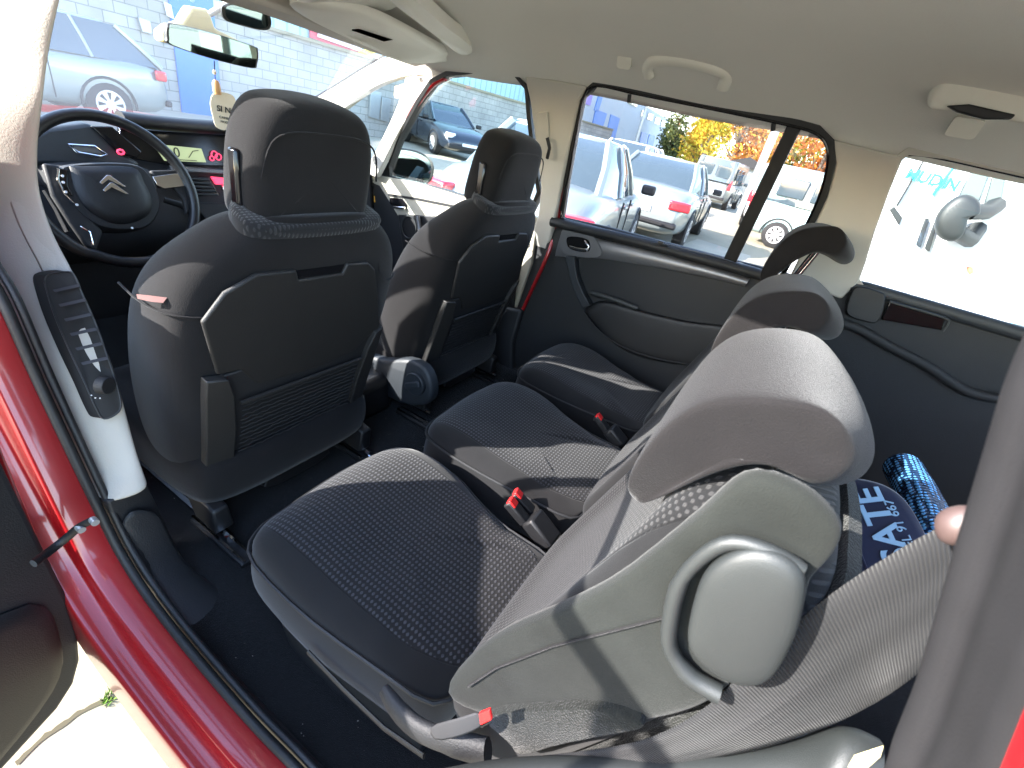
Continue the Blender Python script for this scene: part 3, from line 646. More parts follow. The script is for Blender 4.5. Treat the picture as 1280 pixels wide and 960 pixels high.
# ---- C pillar trim, quarter window, boot side
CP = [(1034, 172), (1080, 184), (1130, 196), (1112, 240), (1094, 290), (1082, 330), (1074, 352), (1052, 374), (985, 350), (1010, 300), (1034, 245), (1045, 205)]
slab('rear_pillar_trim', [sp(x, y, .012) for x, y in CP], (0, -.04, 0), 'cream', bevel=.006, bseg=3)
QW = [(1136, 194), (1180, 199), (1300, 226), (1420, 250), (1420, 460), (1290, 418), (1180, 385), (1080, 357), (1073, 345), (1084, 305), (1104, 245), (1122, 205)]
qw = [sp(x, y, .0) for x, y in QW]
mb = MB(); ring(mb, qw, .022, (0, -.035, 0), (0, .006, 0)); mb.build('quarter_window_frame', 'cream', car, bevel=.004)
mb = MB(); mb.tube(cr(qw, 60, True), .003, 6, closed=True); mb.build('quarter_window_seal', 'gloss', car)
slab('quarter_window', [p+Vector((0, -.02, 0)) for p in qw], (0, -.003, 0), 'glass', bevel=0)
slab('roof_side_rail', [Vector((1.1, -.632, 1.512)), Vector((-1.3, -.632, 1.512)), Vector((-1.3, -.66, 1.57)), Vector((1.1, -.66, 1.57))], (0, -.02, 0), 'headliner', bevel=.003)
slab('rear_roof_rail', [sp(x, y, -.01) for x, y in ((1430, 235), (1430, 180), (1035, 150), (1035, 176), (1135, 190), (1190, 197), (1300, 221))], (0, -.04, 0), 'headliner', bevel=.003)
bs = slab('boot_side_panel', [Vector((-.26, -.735, 1.145)), Vector((-.42, -.735, 1.172)), Vector((-1.5, -.735, 1.175)), Vector((-1.5, -.735, .35)), Vector((-.2, -.735, .35))], (0, -.03, 0), 'plastic_soft', bevel=.004)
mb = MB(); mb.tube([(-.30, -.728, 1.155), (-.45, -.722, 1.170), (-1.4, -.722, 1.172)], .018, 10, flat=.7); mb.build('panel_ledge', 'plastic_blue', bs)
slab('belt_reel_cover', cr([dp(x, y, -.70) for x, y in ((1064, 366), (1075, 358), (1098, 364), (1107, 372), (1098, 402), (1080, 402), (1058, 392))], 24, True), (0, -.04, 0), 'plastic', bs, bevel=.004)
slab('side_recess', [dp(x, y, -.705) for x, y in ((1112, 378), (1182, 399), (1177, 413), (1102, 400))], (0, -.02, 0), 'gloss', bs, bevel=.002)
mb = MB(); mb.tube(cr([dp(x, y, -.702) for x, y in ((1112, 377), (1150, 388), (1182, 398), (1185, 404), (1178, 414))], 16), .0035, 6); mb.build('recess_rim', 'plastic_grey', bs)
mb = MB(); mb.tube(cr([dp(x, y, -.70) for x, y in ((1040, 400), (1075, 412), (1110, 432), (1160, 458), (1210, 490), (1260, 500))], 20), .014, 10, flat=.7); mb.build('wheel_arch_roll', 'plastic_soft', bs)
# ---- floor
mb = MB(); rows = []
for i in range(25):
    x = 2.0-i*.15; rows.append([Vector((x, .74*v/12, .395+(.03 if abs(v) > 10 else 0)+.003*sin(x*7+v)+(.10 if x < -.15 else 0))) for v in range(-12, 13)])
mb.grid(rows); mb.build('floor_carpet', 'carpet', car, sub=1)
for y in (.158, -.112, -.56, .58):
    mb = MB(); mb.box((.62, y, .408), (.20, .034, .012)); a = mb.build('seat_rail', 'plastic', car, bevel=.003)
    mb = MB(); mb.box((.62, y-.010, .417), (.20, .005, .008)); mb.box((.62, y+.010, .417), (.20, .005, .008)); mb.build('rail_insert', 'chrome', a)
mb = MB(); mb.box((1.25, 0, .47), (1.0, .24, .15)); mb.build('centre_tunnel', 'plastic', car, bevel=.03)
slab('side_wall_lower', [Vector((2.0, -.725, .36)), Vector((2.0, -.725, 1.0)), Vector((.5, -.755, 1.0)), Vector((-.3, -.755, .8)), Vector((-.3, -.755, .36))], (0, -.02, 0), 'plastic_soft', bevel=.003)
slab('lower_pillar_trim', [dp(x, y, -.71) for x, y in ((632, 384), (652, 388), (640, 430), (640, 470), (648, 500), (610, 480), (600, 440), (615, 410))], (0, -.04, 0), 'plastic_soft', bevel=.012, bseg=3)
slab('firewall', [Vector((1.9, -.75, .3)), Vector((1.9, .75, .3)), Vector((2.05, .75, 1.04)), Vector((2.05, -.75, 1.04))], (.03, 0, 0), 'plastic', bevel=0)
slab('door_lower_left', [Vector((2.0, .775, .36)), Vector((2.0, .775, 1.05)), Vector((.95, .79, 1.07)), Vector((.88, .79, .36))], (0, .02, 0), 'plastic', bevel=0)
# ---- near side: B pillar trim with air vent
F_ = [(112, -160, .60), (92, -60, .61), (75, 0, .62), (62, 60, .63), (54, 120, .64), (47, 180, .645), (49, 235, .65), (66, 290, .655), (92, 340, .66), (118, 400, .665), (140, 455, .67), (158, 520, .68), (170, 565, .69), (183, 604, .695)]
R_ = [(-60, -160, .66), (-50, -60, .67), (-40, 0, .68), (-40, 80, .69), (-40, 150, .70), (-36, 230, .71), (-30, 290, .72), (-6, 350, .735), (25, 415, .745), (50, 462, .75), (68, 500, .752), (95, 560, .755), (112, 595, .755), (134, 628, .755)]
Fp = cr([ony(*a) for a in F_], 40); Rp = cr([ony(*a) for a in R_], 40)
mb = MB(); rows = []
for a, b_ in zip(Fp, Rp):
    w = (b_-a); outn = Vector((-.75, -.35, 0)).normalized()
    rows.append([a+Vector((.05, .03, 0)), a+Vector((.012, .004, 0)), a, a+w*.12+outn*.010, a+w*.35+outn*.018, a+w*.65+outn*.016, a+w*.9+outn*.006, b_, b_+Vector((.03, .01, 0))])
mb.grid(rows); pt = mb.build('pillar_trim', mat('tan_trim', (.42, .39, .335), .65, noise=.05, bump=.25, bscale=350), car, sub=1, solid=.004)
from mathutils.bvhtree import BVHTree
nr_ = len(rows[0]); tv = [p for q in rows for p in q]; tf = [(i*nr_+j, i*nr_+j+1, (i+1)*nr_+j+1, (i+1)*nr_+j) for i in range(len(rows)-1) for j in range(nr_-1)]
bvh = BVHTree.FromPolygons(tv, tf)
def pv(px, py, lift=0.0):     # point on the pillar trim's face
    d = ray(px, py).normalized(); h = bvh.ray_cast(CC, d)
    if h[0] is None: return ony(px, py, .70)
    return h[0]-d*(lift*.7)
V_ = cr([pv(x, y, .020) for x, y in ((56, 350), (62, 343), (80, 340), (92, 343), (104, 370), (120, 405), (136, 450), (147, 485), (151, 508), (143, 519), (129, 523), (120, 510), (106, 478), (88, 440), (70, 398), (60, 368))], 60, True)
c0 = sum(V_, Vector())/len(V_); vn = Vector((-.80, -.45, .05)).normalized()
mb = MB(); mb.loft([[p-vn*.02 for p in V_], V_, [c0+(p-c0)*.97+vn*.002 for p in V_]]); av = mb.build('air_vent', mat('matt_black', (.004, .004, .004), .8), car)
mb = MB(); mb.tube(V_, .0016, 6, closed=True); mb.build('vent_rim', 'rubber', av)
for k in range(6):
    x0, y0 = 66+k*7.0, 362+k*18.2
    a, b_, c_, d_ = pv(x0, y0, .030), pv(x0+31, y0-7, .030), pv(x0+33, y0-4, .033), pv(x0+2, y0+3, .033)
    mb = MB(); mb.prism([a, b_, c_, d_], vn*.002); mb.build('vent_slat', 'ink', av)
kc = pv(126, 481, .028); 
mb = MB(); mb.cyl(kc, kc+vn*.014, .0165, 28, r2=.0145); kn = mb.build('vent_knob', 'plastic_soft', av, bevel=.001)
mb = MB()
for k in range(7):
    a = radians(20+k*24); u = Vector((.5, -.85, 0)).normalized(); w = vn.cross(u).normalized(); p = kc+(u*cos(a)+w*sin(a))*.024*-1+vn*-.001
    mb.cyl(p, p+vn*.0012, .0011, 8)
mb.build('dial_mark', 'blank', av)
mb = MB(); bq_ = [ony(x_, y_, .757) for x_, y_ in ((-62, -420), (-62, -160), (-62, 0), (-62, 120), (-50, 250), (-30, 330))]
mb.prism(bq_+[q_+Vector((.20, 0, 0)) for q_ in bq_[::-1]], (0, .04, 0)); mb.build('pillar_skin_sun_block', 'red', car)  # outer pillar panel out of view, added to block sun on the trim
# lower dark pillar trim and sill cover
mb = MB(); A = cr([ony(*a) for a in ((183, 604, .69), (205, 650, .675), (228, 700, .66), (249, 735, .65))], 12); B = cr([ony(*a) for a in ((135, 627, .755), (150, 665, .755), (180, 722, .755), (212, 758, .74))], 12)
mb.loft([[a+Vector((.05, 0, 0)), a, a.lerp(b_, .5)+Vector((-.006, -.008, .004)), b_, b_+Vector((.04, .01, 0))] for a, b_ in zip(A, B)], closed=True); mb.build('lower_pillar_trim', 'plastic_soft', car, bevel=.003)
mb = MB()
A = cr([ony(*a) for a in ((146, 645, .752), (175, 715, .752), (212, 770, .752), (262, 835, .752), (330, 905, .752), (380, 955, .752), (470, 1050, .752))], 26)
sec = []
for a in A:
    t_ = max(0, min(1, (.62-a.x)/.3))
    sec.append([a, a+Vector((0, -.018, .010)), a+Vector((0, -.03-.05*t_, .006)), a+Vector((0, -.06-.09*t_, -.02)), a+Vector((0, -.07-.11*t_, -.06)), a+Vector((0, 0, -.06))])
mb.loft(sec); mb.build('sill_cover', 'plastic_soft', car, sub=1)
# rubber door seal
seal = [(-60, 250), (-30, 320), (3, 375), (45, 470), (88, 562), (125, 640), (150, 690), (180, 738), (215, 785), (262, 842), (320, 908), (372, 962), (450, 1050)]
sl = cr([ony(x, y, .768) for x, y in seal], 60)
mb = MB(); mb.tube(sl, .0085, 10, flat=.9); mb.build('door_seal', 'rubber', car)
mb = MB(); mb.tube([p+Vector((0, -.016, .002)) for p in sl], .006, 8); mb.build('seal_lip', 'plastic', car)
# red jamb + sill (cross section swept outboard from the seal)
rows = []
for i, p in enumerate(sl):
    tg = (sl[min(i+1, 59)]-sl[max(i-1, 0)]).normalized(); ou = Vector((0, 1, 0)).cross(tg).normalized()
    if ou.x < 0 and abs(tg.z) > .7: ou = -ou
    if ou.z > 0: ou = -ou
    rows.append([p+Vector((0, y_, 0))+ou*o_ for y_, o_ in ((-.004, .012), (.003, .005), (.006, .003), (.026, .003), (.046, .004), (.050, .007), (.053, .021), (.056, .026), (.068, .027), (.080, .027), (.085, .026), (.089, .030), (.091, .036), (.094, .12))])
mb = MB(); mb.grid(rows); sill = mb.build('body_sill', 'red', car, sub=1)
# door check strap and bracket
cs = [ony(112, 646, .80), ony(95, 655, .815), ony(80, 668, .83), ony(62, 682, .85), ony(38, 700, .88)]
mb = MB(); mb.tube(cr([p+Vector((-.010, 0, 0)) for p in cs], 12), .0065, 8, flat=.5); st_ = mb.build('door_check_strap', 'plastic', car)
mb = MB()
for q in (cs[0], cs[1]): mb.cyl(q+Vector((-.008, 0, 0)), q+Vector((-.020, 0, .0)), .0055, 14)
mb.build('bolt_head', 'galv', st_)
# near rear door, open
hx = Vector((.625, .850, 0)); dd = Vector((-.42, .907, 0)).normalized(); dn = Vector((-dd.y, dd.x, 0))   # dn points back towards the rear
def dq(u, z, o=0.0): return hx+dd*u+Vector((0, 0, z))+dn*o
out = [(0, .50), (.004, .41), (.015, .34), (.04, .295), (.08, .275), (.45, .28), (.72, .40), (.80, .50), (.84, .62), (.95, .78), (.98, .95), (.98, 1.10), (0, 1.07)]
mb = MB(); mb.prism([dq(u, z, -.05) for u, z in out], dn*.05); nd = mb.build('open_rear_door', 'red', car, bevel=.008, bseg=3)
mb = MB(); mb.prism([dq(u, z, .0) for u, z in ((.010, .52), (.014, .42), (.028, .35), (.052, .31), (.09, .292), (.45, .30), (.70, .43), (.77, .52), (.81, .64), (.92, .8), (.94, 1.08), (.03, 1.05))], dn*.025); dpn = mb.build('inner_door_panel', 'plastic_soft', nd, bevel=.012, bseg=3)
mb = MB(); pad(mb, cr([(.05, .44), (.10, .35), (.30, .33), (.55, .40), (.66, .50), (.60, .62), (.35, .64), (.08, .58)], 36, True), hx, dd, (0, 0, 1), dn, [(0, .02), (0, .029), (.010, .037), (.03, .039)]); mb.build('door_pocket', 'plastic', nd)
mb = MB(); mb.tube([dq(0, 1.08, -.02), dq(.05, 1.42, -.08), dq(.12, 1.49, -.10), dq(.60, 1.50, -.10), dq(.80, 1.46, -.09), dq(.97, 1.10, -.02)], .016, 8); mb.tube([dq(.66, 1.49, -.1), dq(.72, 1.1, -.02)], .012, 8); mb.build('window_frame', 'rubber', nd)
mb = MB(); mb.prism([dq(0, 1.08, -.03), dq(.05, 1.42, -.09), dq(.12, 1.49, -.11), dq(.60, 1.50, -.11), dq(.80, 1.46, -.10), dq(.97, 1.10, -.03)], dn*.003); mb.build('window_glass', 'tintglass', nd)
# near rear door frame (blurred, right edge of the picture)
E_ = [(1282, 405, .745), (1254, 470, .745), (1230, 550, .745), (1203, 640, .745), (1180, 720, .745), (1160, 790, .745), (1142, 850, .745), (1116, 915, .745), (1100, 965, .745), (1040, 1080, .745)]
ep = cr([ony(*a) for a in E_], 30)
g_ = (ep[0]-ep[2]).normalized(); ep = [ep[0]+g_*.10, ep[0]+g_*.05]+ep
rows1 = []; rows2 = []
for i, p in enumerate(ep):
    tg = (ep[min(i+1, len(ep)-1)]-ep[max(i-1, 0)]).normalized(); ou = Vector((0, 1, 0)).cross(tg).normalized()
    if ou.x > 0: ou = -ou
    rows1.append([p+Vector((0, y_, 0))+ou*o_ for y_, o_ in ((-.02, .03), (-.004, .006), (0, 0), (.006, -.001), (.014, .003), (.020, .008), (.028, .004), (.040, .008), (.054, .007), (.064, .016))])
    rows2.append([p+Vector((0, y_, 0))+ou*o_ for y_, o_ in ((.060, .010), (.064, .012), (.070, .014), (.076, .018), (.080, .024), (.084, .03), (.09, .05))])
mb = MB(); mb.grid(rows1); mb.build('rear_door_seal', 'frame_rubber', car, sub=1)
mb = MB(); mb.grid(rows2); mb.build('rear_door_jamb', 'red', car, sub=1)
# sill end trim, lower right corner
t0 = [pd(x, y, d) for x, y, d in ((540, 968, .52), (640, 952, .47), (800, 950, .42), (930, 944, .37), (1000, 932, .35), (1045, 916, .335), (1075, 916, .33), (1105, 930, .325))]
tt = cr(t0, 24); mb = MB(); rows = []
for p in tt:
    rows.append([p+Vector((0, -.02, -.05)), p+Vector((0, -.012, -.006)), p, p+Vector((0, .012, 0)), p+Vector((0, .03, -.012)), p+Vector((0, .05, -.05))])
mb.grid(rows); qt = mb.build('wheel_arch_trim', 'plastic_grey', car, sub=1)
mb = MB(); mb.prism([pd(x, y, .315) for x, y in ((1060, 958), (1068, 944), (1092, 936), (1104, 932), (1100, 945), (1085, 958))], (0, .0008, 0)); mb.build('sticker', mat('yellow_sticker', (.85, .75, .40), .6), qt)
# near upper belt guide (pale plastic, blurred)
mb = MB(); g0 = pd(1198, 657, .235); mb.tube([g0+Vector((0, 0, .012)), g0+Vector((0, 0, .006)), g0, g0+Vector((0, 0, -.006)), g0+Vector((0, 0, -.012))], [.003, .008, .010, .008, .003], 14); mb.build('belt_guide', mat('tan_plastic', (.07, .045, .042), .5), car, sub=1)
# ---- sun visor + overhead console
mb = MB(); vx = lambda x, y, xx: onx(x, y, xx)
V = [(362, 6, 1.06), (385, 22, 1.10), (425, 42, 1.13), (470, 62, 1.13), (510, 78, 1.10), (560, 76, 1.05), (566, 70, 1.03), (545, 58, 1.0), (500, 34, .97), (465, 18, .96), (420, 6, .97), (380, 2, 1.0)]
vp = cr([vx(*a) for a in V], 44, True); c0 = sum(vp, Vector())/len(vp)
mb.loft([[c0+(p-c0)*.96+Vector((0, 0, .016)) for p in vp], [p+Vector((0, 0, .010)) for p in vp], vp, [c0+(p-c0)*.97+Vector((0, 0, -.004)) for p in vp], [c0+(p-c0)*.8+Vector((0, 0, -.005)) for p in vp]])
sv = mb.build('sun_visor', 'greyplastic', car)
mb = MB(); mb.prism([vx(x, y, 1.04)+Vector((0, 0, -.004)) for x, y in ((440, 36), (470, 34), (496, 47), (480, 50))], (0, 0, .003)); mb.build('visor_label', 'cream2', sv)
V = [(470, -20, .84), (500, 8, .90), (540, 38, .93), (575, 66, .95), (590, 66, .92), (592, 56, .90), (560, 30, .86), (520, -5, .82), (495, -20, .80)]
vp = cr([vx(*a) for a in V], 36, True); c0 = sum(vp, Vector())/len(vp)
mb = MB(); mb.loft([[c0+(p-c0)*.98+Vector((0, 0, .02)) for p in vp], [p for p in vp], [c0+(p-c0)*.9+Vector((0, 0, -.008)) for p in vp]]); mb.build('roof_blind', 'greyplastic', car)
V = [(360, -6, .98), (400, 3, 1.0), (460, 12, 1.0), (490, 10, .97), (505, -4, .93), (480, -30, .88), (400, -30, .88)]
vp = cr([vx(*a) for a in V], 30, True); c0 = sum(vp, Vector())/len(vp)
mb = MB(); mb.loft([[p+Vector((0, 0, .03)) for p in vp], vp, [c0+(p-c0)*.93+Vector((0, 0, -.006)) for p in vp]]); oc = mb.build('overhead_console', 'greyplastic', car)
mb = MB(); mb.tube([vx(438, 0, .96), vx(460, 5, .97), vx(472, 6, .97)], .004, 8); mb.build('lamp_switch', 'chrome', oc)
# ================================================================ DASHBOARD
dash = empty('dashboard', 'dark dashboard with a central green display under its hood', 'dashboard')
mb = MB(); rows = []
for i in range(13):
    y = -.72+i*.12; k = 1-.10*(y/.7)**2
    prof = [(2.14, 1.075), (1.97, 1.100), (1.78, 1.108), (1.66, 1.105), (1.60, 1.09), (1.575, 1.05), (1.56, .98), (1.545, .90), (1.53, .84), (1.60, .76), (1.75, .68)]
    rows.append([Vector((x*(1-.02*(y/.7)**2), y, z)) for x, z in prof])
mb.grid(rows); mb.build('dash_body', mat('sunlit_dash', (.035, .037, .042), .75, bump=.3, bscale=400), dash, sub=1, solid=.004)  # base grey lightened to make the dash top look sunlit
DP0, DN = (1.54, 0, 1.0), (-.97, 0, .24)
def dd_(px, py, off=0.0): return on(px, py, (1.54-off, 0, 1.0), DN)
# display hood band
def dslab(name, px, off, depth, m, parent=dash, bevel=.003, n=0):
    q = [dd_(x, y, off) for x, y in px]
    if n: q = cr(q, n, True)
    mb = MB(); mb.prism(q, (depth, 0, 0)); return mb.build(name, m, parent, bevel=bevel)
mb = MB(); mb.tube(cr([dd_(x, y, .06) for x, y in ((150, 148), (190, 153), (235, 157), (280, 160), (330, 165), (400, 178), (455, 190))], 20), .020, 12, flat=1.6); mb.build('display_hood', 'plastic', dash)
dslab('display_recess', ((150, 160), (200, 163), (290, 168), (420, 190), (425, 216), (300, 208), (212, 207), (150, 196)), .012, .02, 'gloss')
scr = dslab('display_screen', ((192, 180), (252, 186), (258, 203), (206, 201)), .016, .006, 'lcd', bevel=.001)
Mt = frame(dd_(221, 191, .018), dd_(240, 193, .018)-dd_(200, 189, .018), dd_(221, 180, .018)-dd_(221, 200, .018))
text_mesh('digit', '0', Mt, .040, 'ink', scr)
mb = MB(); mb.tube([dd_(x, y, .018) for x, y in ((236, 197), (241, 189), (248, 188))], .0012, 5); mb.tube([dd_(x, y, .018) for x, y in ((212, 199), (246, 201))], .0012, 5); mb.build('gauge_line', 'ink', scr)
for x, y, s in ((268, 193, .010), (273, 196, .010), (265, 198, .007)):
    mb = MB(); p = dd_(x, y, .018); mb.tube([p+Vector((0, s*cos(a), s*sin(a))) for a in [k*2*pi/10 for k in range(10)]], .002, 5, closed=True); mb.build('warning_lamp', 'pinkink', scr)
# band, vents, hazard, glove box
dslab('trim_band', ((212, 207), (300, 214), (300, 219), (214, 214)), .02, .02, 'silver')
v = dslab('air_vent', ((222, 219), (262, 222), (276, 245), (234, 246)), .012, .01, 'gloss')
for k in range(5):
    mb = MB(); mb.tube([dd_(228+k*2, 223+k*4.8, .018), dd_(262+k*2.4, 225+k*4.7, .018)], .0035, 6, flat=.5); mb.build('vent_slat', 'plastic_blue', v)
dslab('hazard_button', ((264, 221), (284, 223), (288, 231), (270, 231)), .018, .01, 'pinkink')
p = dd_(281, 236, .02); mb = MB(); mb.cyl(p, p+Vector((-.012, 0, .003)), .013, 20); mb.build('control_knob', 'chrome', dash)
gb = dslab('glove_box', ((240, 253), (300, 256), (335, 262), (330, 283), (258, 276)), .01, .02, 'plastic_soft', bevel=.004)
mb = MB(); mb.tube([dd_(276, 268, .02), dd_(300, 267, .02)], .004, 8); mb.build('pull_handle', 'plastic_grey', gb)
dslab('lower_edge', ((250, 282), (310, 288), (312, 292), (255, 287)), .016, .01, 'plastic_blue')
# far side: vent and tray by the passenger door
v2 = dslab('side_vent', ((464, 214), (472, 216), (480, 238), (466, 236)), .0, .02, 'plastic_soft')
for k in range(4):
    mb = MB(); mb.tube([dd_(466, 221+k*4, .006), dd_(474+k, 223+k*4, .006)], .002, 5); mb.build('vent_slat', 'plastic_grey', v2)
dslab('orange_label', ((468, 245), (474, 246), (474, 254), (468, 253)), .006, .004, mat('orange', (.8, .42, .04), .5))
dslab('side_console', ((462, 205), (478, 222), (505, 300), (545, 350), (500, 350), (460, 280)), -.01, .05, 'plastic_blue')
# driver side pod behind the wheel
pod = dslab('driver_pod', ((30, 175), (58, 160), (110, 154), (122, 160), (150, 190), (178, 206), (160, 212), (100, 207), (30, 205)), .06, .10, 'plastic_blue', bevel=.01)
mb = MB(); mb.tube([dd_(x, y, .072) for x, y in ((86, 181), (118, 183), (133, 193), (126, 196), (98, 191))], .0035, 6, closed=True); mb.build('vent_bezel', 'chrome', pod)
dslab('vent_opening', ((87, 182), (117, 184), (131, 193), (99, 190)), .064, .01, 'silver', pod, bevel=.001)
dslab('upper_pocket', ((114, 158), (140, 158), (178, 190), (172, 198), (150, 192)), .068, .02, 'gloss', pod, bevel=.003)
mb = MB(); p = dd_(151, 190, .085); mb.tube([p+Vector((0, .008*cos(a), .006*sin(a))) for a in [k*2*pi/8 for k in range(8)]], .003, 5, closed=True); mb.build('warning_lamp', 'pinkink', pod)
dslab('column_cowl', ((60, 210), (120, 206), (190, 212), (200, 238), (180, 262), (110, 262), (66, 240)), .11, .14, 'plastic_soft', bevel=.015)
# ================================================================ STEERING WHEEL
sw = empty('steering_wheel', 'black steering wheel with a double chevron badge on its fixed hub', 'steering wheel')
wc = Vector((1.325, .370, 1.006)); wn = Vector((-.93, 0, .36)).normalized(); wu = Vector((.36, 0, .93)).normalized(); wl = Vector((0, 1, 0))
def wp(a, r, off=0.0): return wc+wl*(r*cos(a))+wu*(r*sin(a))+wn*off
def wpx(px, py, off=0.0): return on(px, py, wc+wn*off, wn)
Rw = .183
mb = MB(); mb.tube([wp(2*pi*k/64, Rw*(1-.03*(sin(2*pi*k/64) < -.8))) for k in range(64)], .0155, 14, closed=True, flat=.9); mb.build('rim', 'leather', sw)
sw_hub = cr([wpx(x, y, -.012) for x, y in ((70, 212), (92, 205), (140, 203), (172, 207), (188, 222), (199, 250), (196, 270), (180, 286), (150, 289), (120, 284), (92, 264), (74, 240))], 40, True); c0 = sum(sw_hub, Vector())/len(sw_hub)
mb = MB(); mb.loft([[p-wn*.06 for p in sw_hub], sw_hub, [c0+(p-c0)*.94+wn*.012 for p in sw_hub], [c0+(p-c0)*.82+wn*.014 for p in sw_hub]]); hb = mb.build('hub', 'plastic_soft', sw)
pp = cr([wpx(x, y, .0) for x, y in ((86, 211), (95, 208), (165, 209), (180, 228), (190, 250), (186, 268), (165, 279), (138, 279), (108, 262), (92, 238))], 40, True); c0 = sum(pp, Vector())/len(pp)
mb = MB(); mb.loft([[p-wn*.01 for p in pp], pp, [c0+(p-c0)*.96+wn*.008 for p in pp], [c0+(p-c0)*.7+wn*.016 for p in pp], [c0+(p-c0)*.3+wn*.02 for p in pp]]); apd = mb.build('airbag_pad', 'plastic', sw)
for k in range(2):
    oy = k*9.5; ox = k*4
    q = [(124+ox, 228+oy), (133+ox, 219+oy), (137+ox, 219+oy), (157+ox, 233.5+oy), (153+ox, 233.5+oy), (135+ox, 225+oy), (127+ox, 231+oy)]
    mb = MB(); mb.prism([wpx(x, y, .022) for x, y in q], wn*.003); mb.build('chevron_badge', 'chrome', apd, bevel=.0008)
def sws(name, px, off, depth, m, bevel=.004, parent=sw):
    mb = MB(); mb.prism([wpx(x, y, off) for x, y in px], wn*depth); return mb.build(name, m, parent, bevel=bevel)
sws('spoke', ((50, 205), (72, 208), (76, 232), (100, 262), (126, 290), (118, 314), (104, 308), (84, 280), (62, 246)), -.02, .018, 'plastic_soft', .006)
sws('spoke', ((184, 214), (228, 213), (238, 226), (242, 250), (230, 270), (226, 250), (214, 236), (196, 236)), -.02, .018, 'plastic_soft', .006)
sws('spoke_trim', ((190, 221), (226, 216), (236, 232), (205, 236), (196, 232)), -.001, .003, 'chrome', .001)
sws('button_cluster', ((70, 210), (84, 212), (84, 232), (90, 246), (78, 240), (72, 226)), -.0, .006, 'gloss', .002)
mb = MB(); mb.tube([wpx(x, y, .006) for x, y in ((73, 211), (72, 224), (80, 242), (95, 256))], .0025, 6); mb.build('chrome_accent', 'chrome', sw); mb = MB(); mb.tube([wpx(x, y, .006) for x, y in ((100, 283), (112, 290), (116, 306))], .002, 6); mb.build('chrome_accent', 'chrome', sw); mb = MB(); mb.tube([wpx(x, y, .004) for x, y in ((96, 308), (124, 317))], .003, 6); mb.build('chrome_accent', 'chrome', sw)
for x, y in ((78, 220), (79, 228), (82, 240), (96, 256), (165, 285)):
    mb = MB(); p = wpx(x, y, .01); mb.cyl(p, p+wn*.002, .003, 10); mb.build('button_mark', 'blank', sw)
for s, q in ((1, ((55, 238), (70, 262), (84, 290))), (-1, ((205, 250), (226, 256), (240, 266)))):
    mb = MB(); mb.tube([wpx(x, y, -.07) for x, y in q], [.008, .009, .012], 10, flat=.5); mb.build('stalk', 'plastic', sw)
# ================================================================ MIRRORS, TAG
mir = empty('rear_view_mirror', 'rear-view mirror on a cream arm at the top of the windscreen', 'mirror')
P = lambda x, y, o=0.0: on(x, y, (1.40-o, 0, 1.39), (-1, .13, -.02))
gl = cr([P(x, y) for x, y in ((210, 34), (216, 30), (260, 40), (313, 57), (320, 63), (319, 79), (312, 84), (262, 72), (215, 56), (210, 48))], 40, True); c0 = sum(gl, Vector())/len(gl)
mb = MB(); mb.loft([[c0+(p-c0)*.75+Vector((.045, 0, .010)) for p in gl], [c0+(p-c0)*1.0+Vector((.02, 0, .002)) for p in gl], [c0+(p-c0)*1.05 for p in gl], [c0+(p-c0)*1.03+Vector((-.004, 0, 0)) for p in gl]]); mb.build('housing', 'plastic_grey', mir)
mb = MB(); q = [c0+(p-c0)*.99+Vector((-.0045, 0, 0)) for p in gl]; mb.add(q, [tuple(range(len(q)))]); mb.build('mirror_glass', 'mirror', mir, smooth=False)
mb = MB(); mb.prism([P(x, y, -.06) for x, y in ((202, 40), (212, 32), (228, 28), (240, 8), (262, 12), (270, 36), (300, 50), (300, 60), (205, 54))], (.05, 0, 0)); mb.build('arm_shroud', mat('straw_plastic', (.62, .50, .22), .5), mir, bevel=.008, bseg=3)
mb = MB(); mb.tube([P(262, 18, -.03), P(285, 4, -.0), P(300, -10, .03)], .008, 10); mb.build('arm', 'cream', mir)
cm = empty('passenger_watch_mirror', 'small oval second mirror fixed above the rear-view mirror', 'mirror')
P2 = lambda x, y, o=0.0: on(x, y, (1.24-o, 0, 1.45), (-1, .2, -.1))
gl = cr([P2(x, y) for x, y in ((279, 12), (284, 6), (300, 5), (325, 12), (336, 20), (337, 33), (328, 37), (305, 32), (284, 25))], 36, True); c0 = sum(gl, Vector())/len(gl)
mb = MB(); mb.loft([[c0+(p-c0)*.6+Vector((.02, 0, 0)) for p in gl], [c0+(p-c0)*1.04+Vector((.008, 0, 0)) for p in gl], [c0+(p-c0)*1.06 for p in gl]]); mb.build('housing', 'plastic_grey', cm)
mb = MB(); q = [c0+(p-c0)*.92+Vector((-.001, 0, 0)) for p in gl]; mb.add(q, [tuple(range(len(q)))]); mb.build('mirror_glass', 'mirror', cm, smooth=False)
mb = MB(); mb.tube([P2(306, 6), P2(306, -8), P2(306, -30)], .004, 8); mb.build('stem', 'greyplastic', cm)
fr = empty('air_freshener', 'cream card reading SI NO hanging on a string from the rear-view mirror', 'air freshener')
P3 = lambda x, y, o=0.0: on(x, y, (1.37-o, 0, 1.3), (-1, .25, 0))
mb = MB(); mb.tube([P3(x, y) for x, y in ((268, 76), (268, 84), (269, 100), (270, 106))], .0014, 6); mb.build('string', 'ink', fr)
mb = MB(); a = P3(268, 90); mb.tube([a+Vector((0, 0, .006)), a, a+Vector((0, 0, -.006))], [.003, .006, .003], 10); mb.build('bead', 'tag', fr)
mb = MB(); mb.tube([P3(270, 100), P3(270, 104), P3(271, 112), P3(272, 118)], [.006, .010, .011, .010], 12); mb.build('wooden_cap', mat('wood', (.50, .26, .10), .5), fr)
